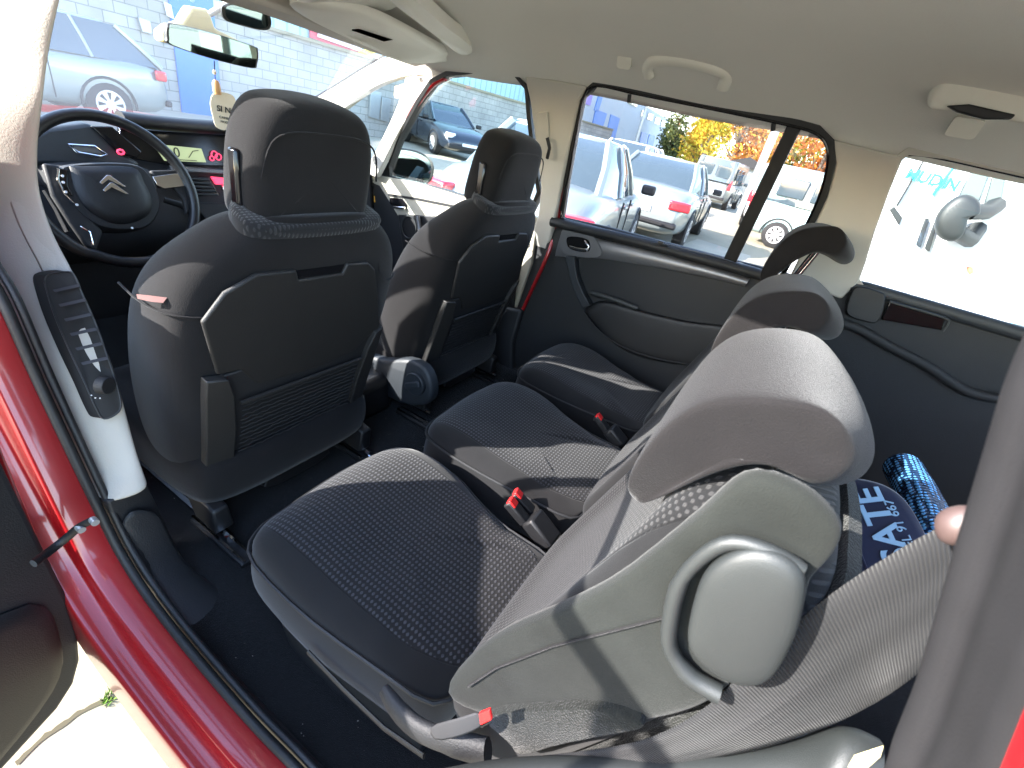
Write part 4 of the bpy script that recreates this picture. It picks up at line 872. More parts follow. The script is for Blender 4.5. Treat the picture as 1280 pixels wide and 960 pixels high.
cd = cr([P3(x, y) for x, y in ((266, 118), (275, 115), (289, 118), (295, 126), (295, 145), (290, 158), (280, 163), (270, 158), (266, 145), (263, 130))], 30, True)
mb = MB(); mb.prism(cd, (.003, 0, 0)); card = mb.build('card', 'tag', fr, bevel=.001)
for body, cx, cy, sz in (('SI NO', 284, 138, .0215), ('CAMBIAS', 283, 148, .0095), ('MODO', 282, 153, .0085)):
    Mt = frame(P3(cx, cy, .002), P3(cx+12, cy+2.6, .002)-P3(cx, cy, .002), (0, 0, 1)); text_mesh('lettering', body, Mt, sz, 'ink', card, bold=.0004 if body == 'SI NO' else 0)
# ================================================================ NEAR SEAT BELT
def web():
    m, t, o = nt('ribbed_webbing'); p = N(t, 'ShaderNodeBsdfPrincipled'); p.inputs['Roughness'].default_value = .7; p.inputs['Sheen Weight'].default_value = .05; p.inputs['Specular IOR Level'].default_value = .1
    uv = N(t, 'ShaderNodeUVMap'); sp_ = N(t, 'ShaderNodeSeparateXYZ'); t.links.new(uv.outputs[0], sp_.inputs[0])
    s1 = math_(t, 'SINE', math_(t, 'MULTIPLY', sp_.outputs[1], 2300.0)); s2 = math_(t, 'SINE', math_(t, 'MULTIPLY', sp_.outputs[0], 19.0))
    g = math_(t, 'MULTIPLY_ADD', s2, .10, .9); g = math_(t, 'MULTIPLY', g, math_(t, 'MULTIPLY_ADD', s1, .16, .84))
    v = N(t, 'ShaderNodeVectorMath', operation='SCALE'); v.inputs[0].default_value = (.024, .0238, .0245); t.links.new(g, v.inputs['Scale']); t.links.new(v.outputs[0], p.inputs['Base Color'])
    b = N(t, 'ShaderNodeBump'); b.inputs['Strength'].default_value = .8; b.inputs['Distance'].default_value = .0008; t.links.new(s1, b.inputs['Height']); t.links.new(b.outputs[0], p.inputs['Normal'])
    t.links.new(p.outputs[0], o.inputs[0]); return m
A = [(628, 948, .50), (700, 942, .47), (800, 926, .41), (880, 886, .37), (950, 820, .335), (1030, 752, .305), (1110, 697, .28), (1190, 652, .26), (1300, 610, .24)]
B = [(640, 990, .49), (740, 985, .46), (860, 958, .40), (950, 938, .36), (1030, 910, .33), (1085, 882, .305), (1130, 852, .28), (1190, 806, .26), (1300, 740, .24)]
A = cr([pd(*a) for a in A], 48); B = cr([pd(*a) for a in B], 48); rows = []
for i, (a, b_) in enumerate(zip(A, B)):
    row = []
    for j in range(9):
        v_ = j/8; row.append(a.lerp(b_, v_)+CR[2]*(-.0012*sin(v_*9+i*.15)-.003*sin(pi*v_)))
    rows.append(row)
mb = MB(); mb.grid(rows); sb = mb.build('seat_belt', web(), None, smooth=True)
me = sb.data; uvl = me.uv_layers.new(name='UVMap')
L_ = [0]
for i in range(1, 48): L_.append(L_[-1]+(rows[i][4]-rows[i-1][4]).length)
look = {}
for i in range(48):
    for j in range(9): look[tuple(round(c, 5) for c in rows[i][j])] = (j/8, L_[i])
for poly in me.polygons:
    for li in poly.loop_indices:
        uvl.data[li].uv = look.get(tuple(round(c, 5) for c in me.vertices[me.loops[li].vertex_index].co), (0, 0))
md = sb.modifiers.new('s', 'SOLIDIFY'); md.thickness = .0014
tag(sb, 'wide grey seat belt webbing stretched past the near rear seat to the door frame', 'seat belt')
# ================================================================ BOOT CONTENTS
bag = empty('cloth_bag', 'navy cloth bag printed SATE in pale blue behind the near rear seat', 'bag')
BG0 = Vector((-.52, .16, .92)); bgn = Vector((.12, .62, .77)).normalized()
bq = lambda x, y, o=0.0: on(x, y, BG0+bgn*o, bgn)
o_ = cr([bq(x, y) for x, y in ((1040, 600), (1065, 592), (1115, 604), (1150, 640), (1180, 720), (1150, 790), (1070, 800), (1020, 740), (1020, 660))], 40, True); c0 = sum(o_, Vector())/len(o_)
mb = MB(); mb.loft([[c0+(p-c0)*.9-bgn*.22 for p in o_], [c0+(p-c0)*1.02-bgn*.12 for p in o_], [p-bgn*.02 for p in o_], [c0+(p-c0)*.96 for p in o_], [c0+(p-c0)*.6+bgn*.004 for p in o_]]); body = mb.build('bag_body', 'navy', bag, sub=1)
xd = bq(1075, 655, .01)-bq(1112, 745, .01); yd = bq(1060, 690, .01)-bq(1120, 670, .01)
text_mesh('lettering', 'SATE', frame(bq(1104, 656, .008), bq(1068, 634, .01)-bq(1098, 702, .01), bq(1058, 690, .01)-bq(1098, 672, .01)), .056, 'print', body, ext=.001, bold=.0012)
text_mesh('lettering', 'TEL 91 667', frame(bq(1126, 658, .008), bq(1068, 634, .01)-bq(1098, 702, .01), bq(1058, 690, .01)-bq(1098, 672, .01)), .019, 'print', body, ext=.001)
mb = MB(); mb.tube(cr([bq(x, y, .006) for x, y in ((1054, 612), (1062, 650), (1075, 690), (1096, 740), (1120, 780))], 16), .002, 6); mb.build('seam', 'navy', body)
def bubble():
    m, t, o = nt('blue_bubble_film'); p = N(t, 'ShaderNodeBsdfPrincipled'); p.inputs['Roughness'].default_value = .2; p.inputs['Metallic'].default_value = .5
    tc = N(t, 'ShaderNodeTexCoord'); vo = N(t, 'ShaderNodeTexVoronoi'); vo.inputs['Scale'].default_value = 110; vo.inputs['Randomness'].default_value = .15
    t.links.new(tc.outputs['Object'], vo.inputs['Vector']); h = math_(t, 'LESS_THAN', vo.outputs['Distance'], .42)
    t.links.new(mixc(t, h, (.01, .03, .08), (.15, .45, .85)), p.inputs['Base Color'])
    b = N(t, 'ShaderNodeBump'); b.inputs['Strength'].default_value = 1; b.inputs['Distance'].default_value = .003; b.invert = True; t.links.new(vo.outputs['Distance'], b.inputs['Height']); t.links.new(b.outputs[0], p.inputs['Normal'])
    t.links.new(p.outputs[0], o.inputs[0]); return m
mb = MB(); pts = cr([pd(1128, 585, 1.02), pd(1150, 625, .92), pd(1172, 680, .82)], 10)
mb.tube([pts[0]+(pts[0]-pts[1])*.25]+pts, [.02]+[.036]*10, 20); o = mb.build('rolled_sunshade', bubble()); tag(o, 'rolled shiny blue bubble film lying in the boot beside the navy bag', 'sunshade')
mb = MB(); c0 = pd(985, 935, .40); rows = []
random.seed(5)
for i in range(9):
    rows.append([pd(930+i*13, 960-j*8-6*math.exp(-((i-4)/2.5)**2)*j*.25, .385+.012*random.random()+.004*j) for j in range(7)])
mb.grid(rows); o = mb.build('plastic_wrapper', mat('pale_blue_film', (.35, .50, .58), .25, noise=.2), None, sub=1, solid=.002); tag(o, 'crumpled pale blue plastic wrapper beside the near seat belt', 'wrapper')
# ================================================================ OUTSIDE
mb = MB(); mb.add([(-250, -400, 0), (250, -400, 0), (250, 200, 0), (-250, 200, 0)], [(0, 1, 2, 3)]); g = mb.build('ground', 'asphalt', smooth=False); g['kind'] = 'structure'
mb = MB()
mb.add([(-30, 14, .004), (-30, .3, .004), (9, .3, .004), (9, 14, .004)], [(0, 1, 2, 3)]); g = mb.build('pavement', 'concrete', smooth=False); g['kind'] = 'structure'
mb = MB(); mb.add([(-6, -7.5, .004), (1.6, -7.5, .004), (3.2, -60, .004), (-14, -60, .004)], [(0, 1, 2, 3)]); g = mb.build('road', 'concrete', smooth=False); g['kind'] = 'structure'
mb = MB(); mb.add([(.1, -7.7, .008), (1.5, -7.9, .008), (1.45, -10.3, .008), (.3, -10.1, .008)], [(0, 1, 2, 3)]); g = mb.build('asphalt_quad', 'asphalt', smooth=False); g['kind'] = 'structure'  # flat four-sided piece in the asphalt colour, laid on the road
# crack in the pavement near the sill
def crack():
    mb = MB(); pts = [onz(x, y, .006) for x, y in ((20, 955), (50, 925), (80, 905), (100, 890), (140, 872))]
    rows = [[p+Vector((.006*random.uniform(.4, 1.4), 0, 0)), p-Vector((.006, 0, 0))] for p in cr(pts, 20)]
    mb.grid(rows); g = mb.build('pavement_crack', mat('crack_dirt', (.07, .06, .035), 1)); g['kind'] = 'structure'
crack()
random.seed(3)
mb = MB()
for k in range(60):
    t = random.random(); p = onz(128+14*t, 878-12*t, .006)+Vector((random.gauss(0, .008), random.gauss(0, .008), 0)); a = random.uniform(0, 6.28)
    mb.add([p, p+Vector((.004*cos(a), .004*sin(a), 0)), p+Vector((.012*cos(a+.4), .012*sin(a+.4), random.uniform(.005, .02)))], [(0, 1, 2)])
g = mb.build('grass', mat('grass', (.12, .22, .02), .8), smooth=False); tag(g, 'green weed growing in the pavement crack by the door sill', None, None, 'stuff')
def blocks(name, c1, c2, sx=2.5, sy=5):
    m, t, o = nt(name); p = N(t, 'ShaderNodeBsdfPrincipled'); p.inputs['Roughness'].default_value = .95
    tc = N(t, 'ShaderNodeTexCoord'); sp_ = N(t, 'ShaderNodeSeparateXYZ'); cb = N(t, 'ShaderNodeCombineXYZ'); t.links.new(tc.outputs['Object'], sp_.inputs[0])
    t.links.new(sp_.outputs[1], cb.inputs[0]); t.links.new(sp_.outputs[2], cb.inputs[1])
    br = N(t, 'ShaderNodeTexBrick'); br.inputs['Scale'].default_value = 1; br.inputs['Brick Width'].default_value = .42; br.inputs['Row Height'].default_value = .205; br.inputs['Mortar Size'].default_value = .010
    br.inputs['Color1'].default_value = rgb(c1); br.inputs['Color2'].default_value = rgb(c2); br.inputs['Mortar'].default_value = rgb((c1[0]*.5, c1[1]*.5, c1[2]*.5)); t.links.new(cb.outputs[0], br.inputs['Vector'])
    nz = N(t, 'ShaderNodeTexNoise'); nz.inputs['Scale'].default_value = 1.2; nz.inputs['Detail'].default_value = 8; t.links.new(tc.outputs['Object'], nz.inputs['Vector'])
    v = N(t, 'ShaderNodeVectorMath', operation='SCALE'); t.links.new(br.outputs['Color'], v.inputs[0]); t.links.new(math_(t, 'MULTIPLY_ADD', nz.outputs['Fac'], .8, .6), v.inputs['Scale']); t.links.new(v.outputs[0], p.inputs['Base Color'])
    t.links.new(p.outputs[0], o.inputs[0]); return m
BL = blocks('concrete_blocks', (.36, .35, .32), (.30, .29, .27)); BL2 = blocks('beige_blocks', (.50, .46, .38), (.44, .41, .34))
def ribbed(name, c, k=14, ax=1):
    m, t, o = nt(name); p = N(t, 'ShaderNodeBsdfPrincipled'); p.inputs['Roughness'].default_value = .45
    tc = N(t, 'ShaderNodeTexCoord'); sp_ = N(t, 'ShaderNodeSeparateXYZ'); t.links.new(tc.outputs['Object'], sp_.inputs[0])
    s = math_(t, 'SINE', math_(t, 'MULTIPLY', sp_.outputs[ax], k)); s2 = math_(t, 'GREATER_THAN', s, .85)
    t.links.new(mixc(t, s2, c, tuple(q*.6 for q in c)), p.inputs['Base Color']); t.links.new(p.outputs[0], o.inputs[0]); return m
# near wall of the yard (faces the windscreen)
wall = empty('block_wall', 'long grey concrete block wall facing the windscreen, blue painted strip in its middle', 'wall')
WX = 13.0
mb = MB(); mb.box((WX+.12, 2.3, 2.1), (.24, 18.2, 4.2)); mb.build('wall_left_section', BL, wall)
mb = MB(); mb.prism([(WX, -6.8, 0), (WX, -6.8, 2.12), (WX, -34, 2.3), (WX, -34, 0)], (.24, 0, 0)); mb.build('wall_low_section', BL, wall)
mb = MB(); mb.box((WX-.02, -6.35, 2.1), (.05, .95, 4.2)); mb.build('blue_strip', 'bluepaint', wall)
mb = MB(); mb.prism([(WX-.07, -6.8, 2.12), (WX-.07, -6.8, 2.20), (WX-.07, -34, 2.38), (WX-.07, -34, 2.3)], (.34, 0, 0)); mb.build('coping', 'concrete', wall)
bld = empty('metal_warehouse', 'pale blue ribbed metal warehouse rising behind the block wall', 'warehouse')
mb = MB(); mb.box((WX+6, -22, 4.5), (8, 30, 9)); mb.build('wall', ribbed('blue_sheet', (.36, .55, .62)), bld)
sg = empty('wall_sign', 'red white and blue company banner on the pale blue metal warehouse', 'sign')
def wq(px, py, x): return onx(px, py, x)
q = [wq(388, 24, WX+1.9), wq(455, 52, WX+1.9), wq(449, 68, WX+1.9), wq(388, 47, WX+1.9)]
mb = MB(); mb.prism(q, (.05, 0, 0)); mb.build('board', mat('sign_red', (.62, .08, .12), .6), sg)
q = [wq(388, 20, WX+1.88), wq(462, 50, WX+1.88), wq(459, 58, WX+1.88), wq(388, 34, WX+1.88)]
mb = MB(); mb.prism(q, (.03, 0, 0)); mb.build('blue_band', mat('sign_blue', (.08, .16, .5), .6), sg)
q = [wq(398, 38, WX+1.85), wq(452, 60, WX+1.85), wq(451, 65, WX+1.85), wq(397, 46, WX+1.85)]
mb = MB(); mb.prism(q, (.03, 0, 0)); mb.build('white_lettering_band', mat('sign_white', (.8, .6, .6), .6), sg)
for k in range(2):
    q = [wq(448+k*12, 66-k*3, WX+1.7), wq(462+k*12, 58-k*1, WX+1.7), wq(466+k*9, 66-k*2, WX+1.7), wq(452+k*12, 72-k*3, WX+1.7)]
    mb = MB(); mb.prism(q, (.05, 0, 0)); o = mb.build('yellow_sign', mat('sign_yellow', (.85, .62, .02), .6)); tag(o, ('left' if k == 0 else 'right')+' one of two small yellow signs above the wall end', 'sign', 'yellow signs')
# small boxes and signs on the walls
def wallbox(name, label, cat, px, x, m, d=.12, group=None):
    q = [wq(a, b, x) for a, b in px]; mb = MB(); mb.prism(q, (d, 0, 0)); o = mb.build(name, m, None, bevel=.01); tag(o, label, cat, group); return o
wallbox('meter_box', 'grey meter box on the block wall above the silver estate car', 'meter box', ((173, 21), (188, 26), (191, 43), (178, 40)), WX-.08, 'galv')
wallbox('notice', 'white notice with a red symbol fixed near the blue strip of the wall', 'notice', ((205, 2), (214, 6), (218, 24), (209, 20)), WX-.06, 'blank', .03)
wallbox('cabinet', 'taller grey electric cabinet seen through the small triangular window', 'cabinet', ((464, 112), (477, 116), (474, 150), (462, 146)), WX-.1, 'galv', .1, 'electric cabinets')
wallbox('cabinet', 'shorter grey electric cabinet right beside the taller one on the wall', 'cabinet', ((478, 121), (489, 124), (486, 153), (476, 150)), WX-.1, 'galv', .1, 'electric cabinets')
# far building with blue gates
fb = empty('white_warehouse', 'white warehouse with blue gates seen through the far rear door window', 'warehouse')
A0 = Vector((14.5, -34, 0)); A1 = Vector((15.5, -62, 0)); ud = (A1-A0).normalized(); nd_ = Vector((ud.y, -ud.x, 0))
if nd_.x > 0: nd_ = -nd_
def fq(px, py, o=0.0): return on(px, py, A0+nd_*o, nd_)
roofz = 5.6
E0, E1 = fq(838, 150), fq(690, 90)
mb = MB(); q = [fq(690, 60), fq(745, 95), fq(800, 128), fq(837, 150), fq(829, 200), fq(690, 175)]
q = [Vector((p.x, p.y, max(p.z, 0) if p.z > 1.6 else 0)) for p in q]; mb.prism(q, -nd_*6); mb.build('wall', 'building', fb)
def fpatch(name, px, m, o=.05, d=.08, parent=fb):
    mb = MB(); mb.prism([fq(a, b, o) for a, b in px], -nd_*d); return mb.build(name, m, parent)
for px in (((745, 137), (759, 142), (750, 172), (738, 167)), ((764, 143), (775, 148), (768, 176), (757, 172)), ((802, 165), (810, 167), (806, 183), (799, 181)), ((812, 168), (819, 170), (816, 185), (808, 183))):
    fpatch('blue_gate', px, 'bluepaint')
for px in (((770, 113), (782, 118), (780, 126), (769, 121)), ((787, 121), (798, 126), (796, 134), (785, 129)), ((803, 137), (808, 139), (806, 147), (801, 145)), ((811, 141), (817, 143), (815, 151), (809, 149)), ((820, 146), (826, 148), (824, 156), (818, 154)), ((828, 150), (833, 152), (831, 159), (826, 157))):
    fpatch('window', px, 'carglass')
fpatch('blue_corner', ((752, 108), (757, 110), (748, 140), (743, 138)), 'bluepaint')
fpatch('purple_sign', ((728, 100), (745, 104), (738, 132), (725, 128)), mat('sign_purple', (.25, .18, .55), .6))
fpatch('parapet_wall', ((690, 158), (745, 172), (800, 187), (829, 193), (829, 200), (690, 185)), BL2, .3)
b2 = empty('blue_office_block', 'blue and white building seen through the far front door window', 'building')
c_ = Vector((26, -46, 0)); vd = Vector((.62, -.78, 0)); vn2 = Vector((-.62, .78, 0))
def gq(px, py, dist): return on(px, py, CC+vd*dist, vn2)
mb = MB(); q = [gq(540, 96, 34), gq(600, 92, 34), gq(664, 110, 34), gq(664, 140, 34), gq(540, 130, 34)]; q = [q[0]+Vector((0, 0, 2.5)), q[1]+Vector((0, 0, 2.5)), q[2]+Vector((0, 0, 2.5)), Vector((q[3].x, q[3].y, 0)), Vector((q[4].x, q[4].y, 0))]
mb.prism(q, vd*5); mb.build('wall', ribbed('pale_sheet', (.62, .76, .84), 5, 0), b2)
mb = MB(); mb.prism([gq(585, 92, 33.8), gq(591, 93, 33.8), gq(590, 106, 33.8), gq(584, 104, 33.8)], vd*.1); mb.build('blue_stripe', 'bluepaint', b2)
w2 = empty('beige_wall', 'beige rendered wall with a small red sign behind the dark saloon car', 'wall')
mb = MB(); q = [gq(582, 108, 30), gq(664, 128, 30), gq(664, 150, 30), gq(582, 140, 30)]; q[2].z = 0; q[3].z = 0; mb.prism(q, vd*.3); mb.build('wall_face', 'cream', w2)
mb = MB(); mb.prism([gq(623, 124, 29.8), gq(641, 127, 29.8), gq(640, 139, 29.8), gq(622, 135, 29.8)], vd*.1); o = mb.build('small_sign', mat('sign_maroon', (.45, .12, .14), .6)); tag(o, 'small red and white sign on the beige wall above the white hatchback', 'sign')
# lamp posts
for k, (px, dist, lab) in enumerate(((791, 30, 'slim grey lamp post in front of the white warehouse'), (958, 22, 'pale thick pole seen beside the window divider bar'))):
    d = ray(px, 190); d.z = 0; d.normalize(); p = CC+d*dist; p.z = 0
    lp = empty('street_lamp', lab, 'lamp post', p, 0, 'lamp posts')
    mb = MB(); mb.tube([(0, 0, 0), (0, 0, 3), (0, 0, 7.5)], [.10, .08, .05] if k == 0 else [.16, .15, .13], 10); mb.build('pole', 'galv', lp)
    mb = MB(); mb.box((.3, 0, 7.5), (.7, .16, .08)); mb.build('lamp_head', 'galv', lp)
# ---------------------------------------------------------------- cars
def parked(name, label, loc, yaw, kind, paint, L=4.4, W=1.72, H=1.44, cat='car', group='cars parked outside'):
    r = empty(name, label, cat, loc, radians(yaw), group); w = W/2; h = L/2
    T = {'saloon': dict(top=[(-1, .62), (-.97, .86), (-.80, .97), (-.58, .99), (-.2, .95), (.32, .93), (.50, .92), (.85, .80), (.97, .68), (1, .50)], gh=(-.66, .42, -.36, .06, -.30)),
         'hatch': dict(top=[(-1, .60), (-.99, .90), (-.90, .98), (-.6, .97), (-.2, .95), (.3, .93), (.5, .92), (.86, .80), (.98, .66), (1, .50)], gh=(-.97, .48, -.74, .12, 0)),
         'van': dict(top=[(-1, .55), (-.995, .95), (-.97, 1.05), (-.6, 1.05), (-.2, 1.05), (.4, 1.04), (.58, 1.02), (.88, .90), (.98, .75), (1, .5)], gh=(-.985, .62, -.95, .30, 0))}[kind]
    def zt(u):
        P_ = T['top']
        for (a, za), (b, zb) in zip(P_, P_[1:]):
            if a <= u <= b: return (za+(zb-za)*(u-a)/(b-a))*H/1.44 if kind != 'van' else (za+(zb-za)*(u-a)/(b-a))
        return P_[-1][1]
    loops = []
    for u in (-1, -.985, -.93, -.80, -.62, -.4, -.1, .2, .42, .6, .78, .92, .985, 1):
        z1 = zt(u); ww = w*(1-.16*max(0, abs(u)-.86)/.14 - .05*abs(u)**4); zb = .22+.10*(abs(u) > .95); x = u*h
        loops.append([Vector((x, s, z)) for s, z in ((-ww*.88, zb), (-ww*.98, zb+.12), (-ww, (zb+z1)*.5), (-ww*.985, z1-.12), (-ww*.92, z1-.01), (-ww*.5, z1+.015), (0, z1+.02), (ww*.5, z1+.015), (ww*.92, z1-.01), (ww*.985, z1-.12), (ww, (zb+z1)*.5), (ww*.98, zb+.12), (ww*.88, zb), (0, zb-.02))])
    mb = MB(); mb.loft(loops); body = mb.build('body', paint, r, sub=1)
    a0, a1, b0, b1, _ = T['gh']; zb = zt(-.2)-.03
    def gl_loop(x0, x1, ww, z, cv):
        return [Vector((x0*h, -ww*.86, z)), Vector((x0*h-cv, 0, z)), Vector((x0*h, ww*.86, z)), Vector(((x0*.7+x1*.3)*h, ww, z)), Vector(((x0*.3+x1*.7)*h, ww, z)), Vector((x1*h, ww*.86, z)), Vector((x1*h+cv, 0, z)), Vector((x1*h, -ww*.86, z)), Vector(((x0*.3+x1*.7)*h, -ww, z)), Vector(((x0*.7+x1*.3)*h, -ww, z))]
    wr = w*(.74 if kind != 'van' else .86)
    l0, l1 = gl_loop(a0, a1, w*.94, zb, .08), gl_loop(b0, b1, wr, H-.05, .05)
    for l in (l0,):
        pass
    mb = MB(); mb.loft([l0, [p.lerp(q_, .5)+Vector((0, .02*(1 if p.y > 0 else -1 if p.y < 0 else 0), 0)) for p, q_ in zip(l0, l1)], l1]); mb.build('windows', 'carglass', r)
    mb = MB(); l2 = [Vector((p.x, p.y*1.0, p.z-.02)) for p in l1]; c_ = sum(l1, Vector())/len(l1)
    mb.loft([[c_+(p-c_)*1.03+Vector((0, 0, -.03)) for p in l1], [c_+(p-c_)*1.02+Vector((0, 0, .01)) for p in l1], [c_+(p-c_)*.80+Vector((0, 0, .05)) for p in l1]]); mb.build('roof', paint, r, sub=1)
    for s in (-1, 1):
        mb = MB()
        I = (0, 2) if s < 0 else (2, 0)
        for i in ((0, 7, 9, 8) if s < 0 else (2, 5, 3, 4)):
            p, q_ = l0[i], l1[i]; m_ = p.lerp(q_, .5)+Vector((0, .02*s, 0))
            th = .045 if i in (0, 2, 5, 7) else .022
            if kind == 'van' and i in (0, 2): th = .10
            mb.tube([p, m_, q_], th, 6)
        mb.build('window_pillar', paint, r)
    for sx in (-1, 1):
        for s in (-1, 1):
            x = (h*.60 if sx > 0 else -h*.58); R_ = .315
            mb = MB(); c = Vector((x, s*(w-.10), R_)); mb.tube([c+Vector((0, -s*.10, 0)), c+Vector((0, s*.075, 0)), c+Vector((0, s*.10, 0))], [R_, R_, R_*.9], 24); wh = mb.build('wheel', 'tyre', r)
            mb = MB(); c2 = c+Vector((0, s*.101, 0)); mb.cyl(c2-Vector((0, s*.02, 0)), c2+Vector((0, s*.004, 0)), .20, 24); mb.build('rim', 'rim', wh)
            mb = MB()
            for k in range(8):
                a = k*pi/4; d = Vector((cos(a), 0, sin(a))); e = Vector((-sin(a), 0, cos(a))); q_ = c2+Vector((0, s*.006, 0))
                mb.add([q_+d*.07-e*.008, q_+d*.17-e*.03, q_+d*.17+e*.03, q_+d*.07+e*.008], [(0, 1, 2, 3)])
            mb.build('rim_gap', 'tyre', wh, smooth=False)
            mb = MB(); mb.tube([Vector((x+.37*cos(a), s*(w-.012), R_+.37*sin(a))) for a in [pi*k/14-.1 for k in range(16)]], .02, 6); mb.build('wheel_arch', 'rubber', body)
    zl = zt(-.9)-.16
    for s in (-1, 1):
        mb = MB()
        if kind == 'van': mb.box((-h*.985, s*(w*.90), .95), (.10, .12, .36))
        else: mb.box((-h*.955, s*(w*.78), zl), (.16, .36, .15), Matrix.Rotation(s*-.35, 3, 'Z'))
        mb.build('tail_light', 'tail', r, bevel=.03, bseg=3)
        mb = MB(); mb.box((h*.945, s*(w*.72), .66), (.14, .34, .14), Matrix.Rotation(s*-.4, 3, 'Z')); mb.build('headlight', 'headl', r, bevel=.03, bseg=3)
        mb = MB(); mb.box((h*.36, s*(w+.08), zb+.06), (.12, .18, .12)); mb.build('door_mirror', 'plastic' if paint in ('carsilver', 'cardark') else paint, r, bevel=.03, bseg=3)
        for x in (-.20, .06):
            mb = MB(); mb.box((h*x, s*(w+.004), zb-.10), (.16, .03, .03)); mb.build('door_handle', paint, r, bevel=.008)
            mb = MB(); mb.box((h*(x-.09), s*(w-.005), .6), (.008, .02, .55)); mb.build('door_gap', 'rubber', body)
    mb = MB(); mb.box((-h-.004, 0, .62), (.02, .52, .11)); mb.box((h+.004, 0, .45), (.02, .52, .11)); mb.build('number_plate', 'blank', r)
    mb = MB(); mb.box((-h*.985, 0, .42), (.10, W*.86, .10)); mb.box((h*.985, 0, .38), (.10, W*.82, .14)); mb.build('bumper_strip', 'plastic', r, bevel=.03)
    if kind == 'van':
        for s in (-1, 1):
            mb = MB(); mb.box((-h*1.0, s*w*.42, 1.38), (.03, w*.68, .42)); mb.build('rear_window', 'carglass', r, bevel=.03)
            for xw, lw in ((-.62, .62), (-.20, .80)): mb = MB(); mb.box((h*xw, s*(w*.93), 1.38), (lw, .06, .42)); mb.build('side_window', 'carglass', r, bevel=.025, bseg=3)
        mb = MB(); mb.box((-h*.2, 0, (H+1.02)/2), (L*.76, W*.90, H-1.06)); mb.build('cargo_body', paint, r, bevel=.10, bseg=4)
    return r
parked('estate_car', 'silver estate car parked along the block wall ahead of the windscreen', (10.6, -1.75, 0), 91, 'hatch', 'carsilver', 4.7, 1.77, 1.46)
parked('saloon_car', 'dark blue saloon car facing the far door mirror beside the block wall', (11.3, -13.4, 0), 152, 'saloon', 'cardark', 4.6, 1.76, 1.46)
parked('saloon_car', 'silver saloon parked next to the far door, red tail lamp beside the door mirror', (2.36, -4.72, 0), -80, 'saloon', 'carsilver', 4.25, 1.68, 1.43)
parked('hatchback_car', 'white hatchback with red lamps half hidden behind the passenger headrest', (5.2, -10.3, 0), -93, 'hatch', 'white', 4.0, 1.70, 1.5)
parked('saloon_car', 'silver saloon with slim red tail lamps, second in the row beyond the far rear door', (2.35, -9.6, 0), -86, 'saloon', 'carsilver', 4.5, 1.76, 1.43)
parked('hatchback_car', 'white car showing only its roof and red lamps above the second silver saloon', (4.9, -15.6, 0), -88, 'hatch', 'white', 4.3, 1.75, 1.62)
parked('hatchback_car', 'small dark car between the silver saloon and the grey van', (5.4, -27.5, 0), -85, 'hatch', 'cardark', 4.2, 1.75, 1.5)
parked('hatchback_car', 'small dark car far off to the left of the grey van roof', (7.6, -30.0, 0), -85, 'hatch', 'cargrey', 4.2, 1.75, 1.5)
parked('van', 'dark grey van seen from behind on the sunny road below the orange tree', (3.3, -23.0, 0), -92, 'van', 'cargrey', 4.2, 1.74, 1.85, 'van')
parked('hatchback_car', 'dark car just right of the grey van, mostly hidden', (1.9, -30, 0), -86, 'hatch', 'cargrey', 4.2, 1.75, 1.5)
parked('van', 'white van seen from behind to the left of the window divider bar', (.45, -18.0, 0), -90, 'van', 'white', 4.4, 1.8, 1.9, 'van')
parked('van', 'pale mint van with dark side windows right of the window divider bar', (-1.2, -13.3, 0), 172, 'van', 'cargreen', 4.1, 1.75, 1.85, 'van')
# large white van right beside the quarter window
bv = empty('large_van', 'big white panel van filling the rear quarter window, grey mirror and cyan lettering', 'van')
mb = MB(); mb.prism([(-6.5, 0, .35), (-6.5, 0, 2.6), (-2.62, 0, 2.6), (-1.9, 0, 2.3), (-1.05, 0, 1.45), (-.95, 0, .95), (-.85, 0, .5), (-.85, 0, .3)], (0, -2.0, 0)); o = mb.build('body', 'white', bv, bevel=.10, bseg=4); o.location = (.65, -3.0, 0)
VY = -2.985
vq = lambda x, y, o=0.0: ony(x, y, VY+o)
def vslab(name, px, m, o=.01, d=.02, bevel=.004, parent=bv):
    mb = MB(); mb.prism([vq(a, b, o) for a, b in px], (0, -d, 0)); return mb.build(name, m, parent, bevel=bevel)
vslab('side_window', ((1216, 209), (1238, 214), (1224, 252), (1198, 246)), 'carglass')
vslab('side_window', ((1243, 212), (1258, 216), (1250, 262), (1228, 262)), 'carglass')
mb = MB(); mm = cr([vq(a, b, .22) for a, b in ((1168, 280), (1176, 262), (1195, 246), (1212, 243), (1226, 252), (1226, 268), (1212, 272), (1206, 292), (1192, 303), (1174, 297))], 30, True); c0 = sum(mm, Vector())/len(mm)
mb.loft([[c0+(p-c0)*.7+Vector((-.02, -.10, 0)) for p in mm], [p+Vector((0, -.05, 0)) for p in mm], mm, [c0+(p-c0)*.8+Vector((0, .03, 0)) for p in mm]]); mr = mb.build('door_mirror', 'plastic_grey', bv, sub=1)
mb = MB(); mb.tube([vq(1196, 290, .18), vq(1212, 300, .1), vq(1222, 285, .0)], .045, 8); mb.tube([vq(1212, 265, .18), vq(1232, 265, .1), vq(1246, 256, 0)], .045, 8); mb.build('mirror_arm', 'plastic_grey', mr)
for x in (1157, 1166): vslab('door_handle', ((x, 272), (x+5, 274), (x-6, 310), (x-12, 306)) if x == 1157 else ((x+2, 278), (x+6, 280), (x-4, 315), (x-10, 311)), 'plastic_grey', .02)
vslab('fuel_cap', ((1209, 334), (1216, 334), (1217, 341), (1211, 343)), mat('amber', (.7, .2, .08), .4))
vslab('hub_cap', ((1256, 370), (1272, 356), (1300, 350), (1300, 410), (1262, 404)), mat('cyan_cap', (.30, .55, .62), .4), .02)
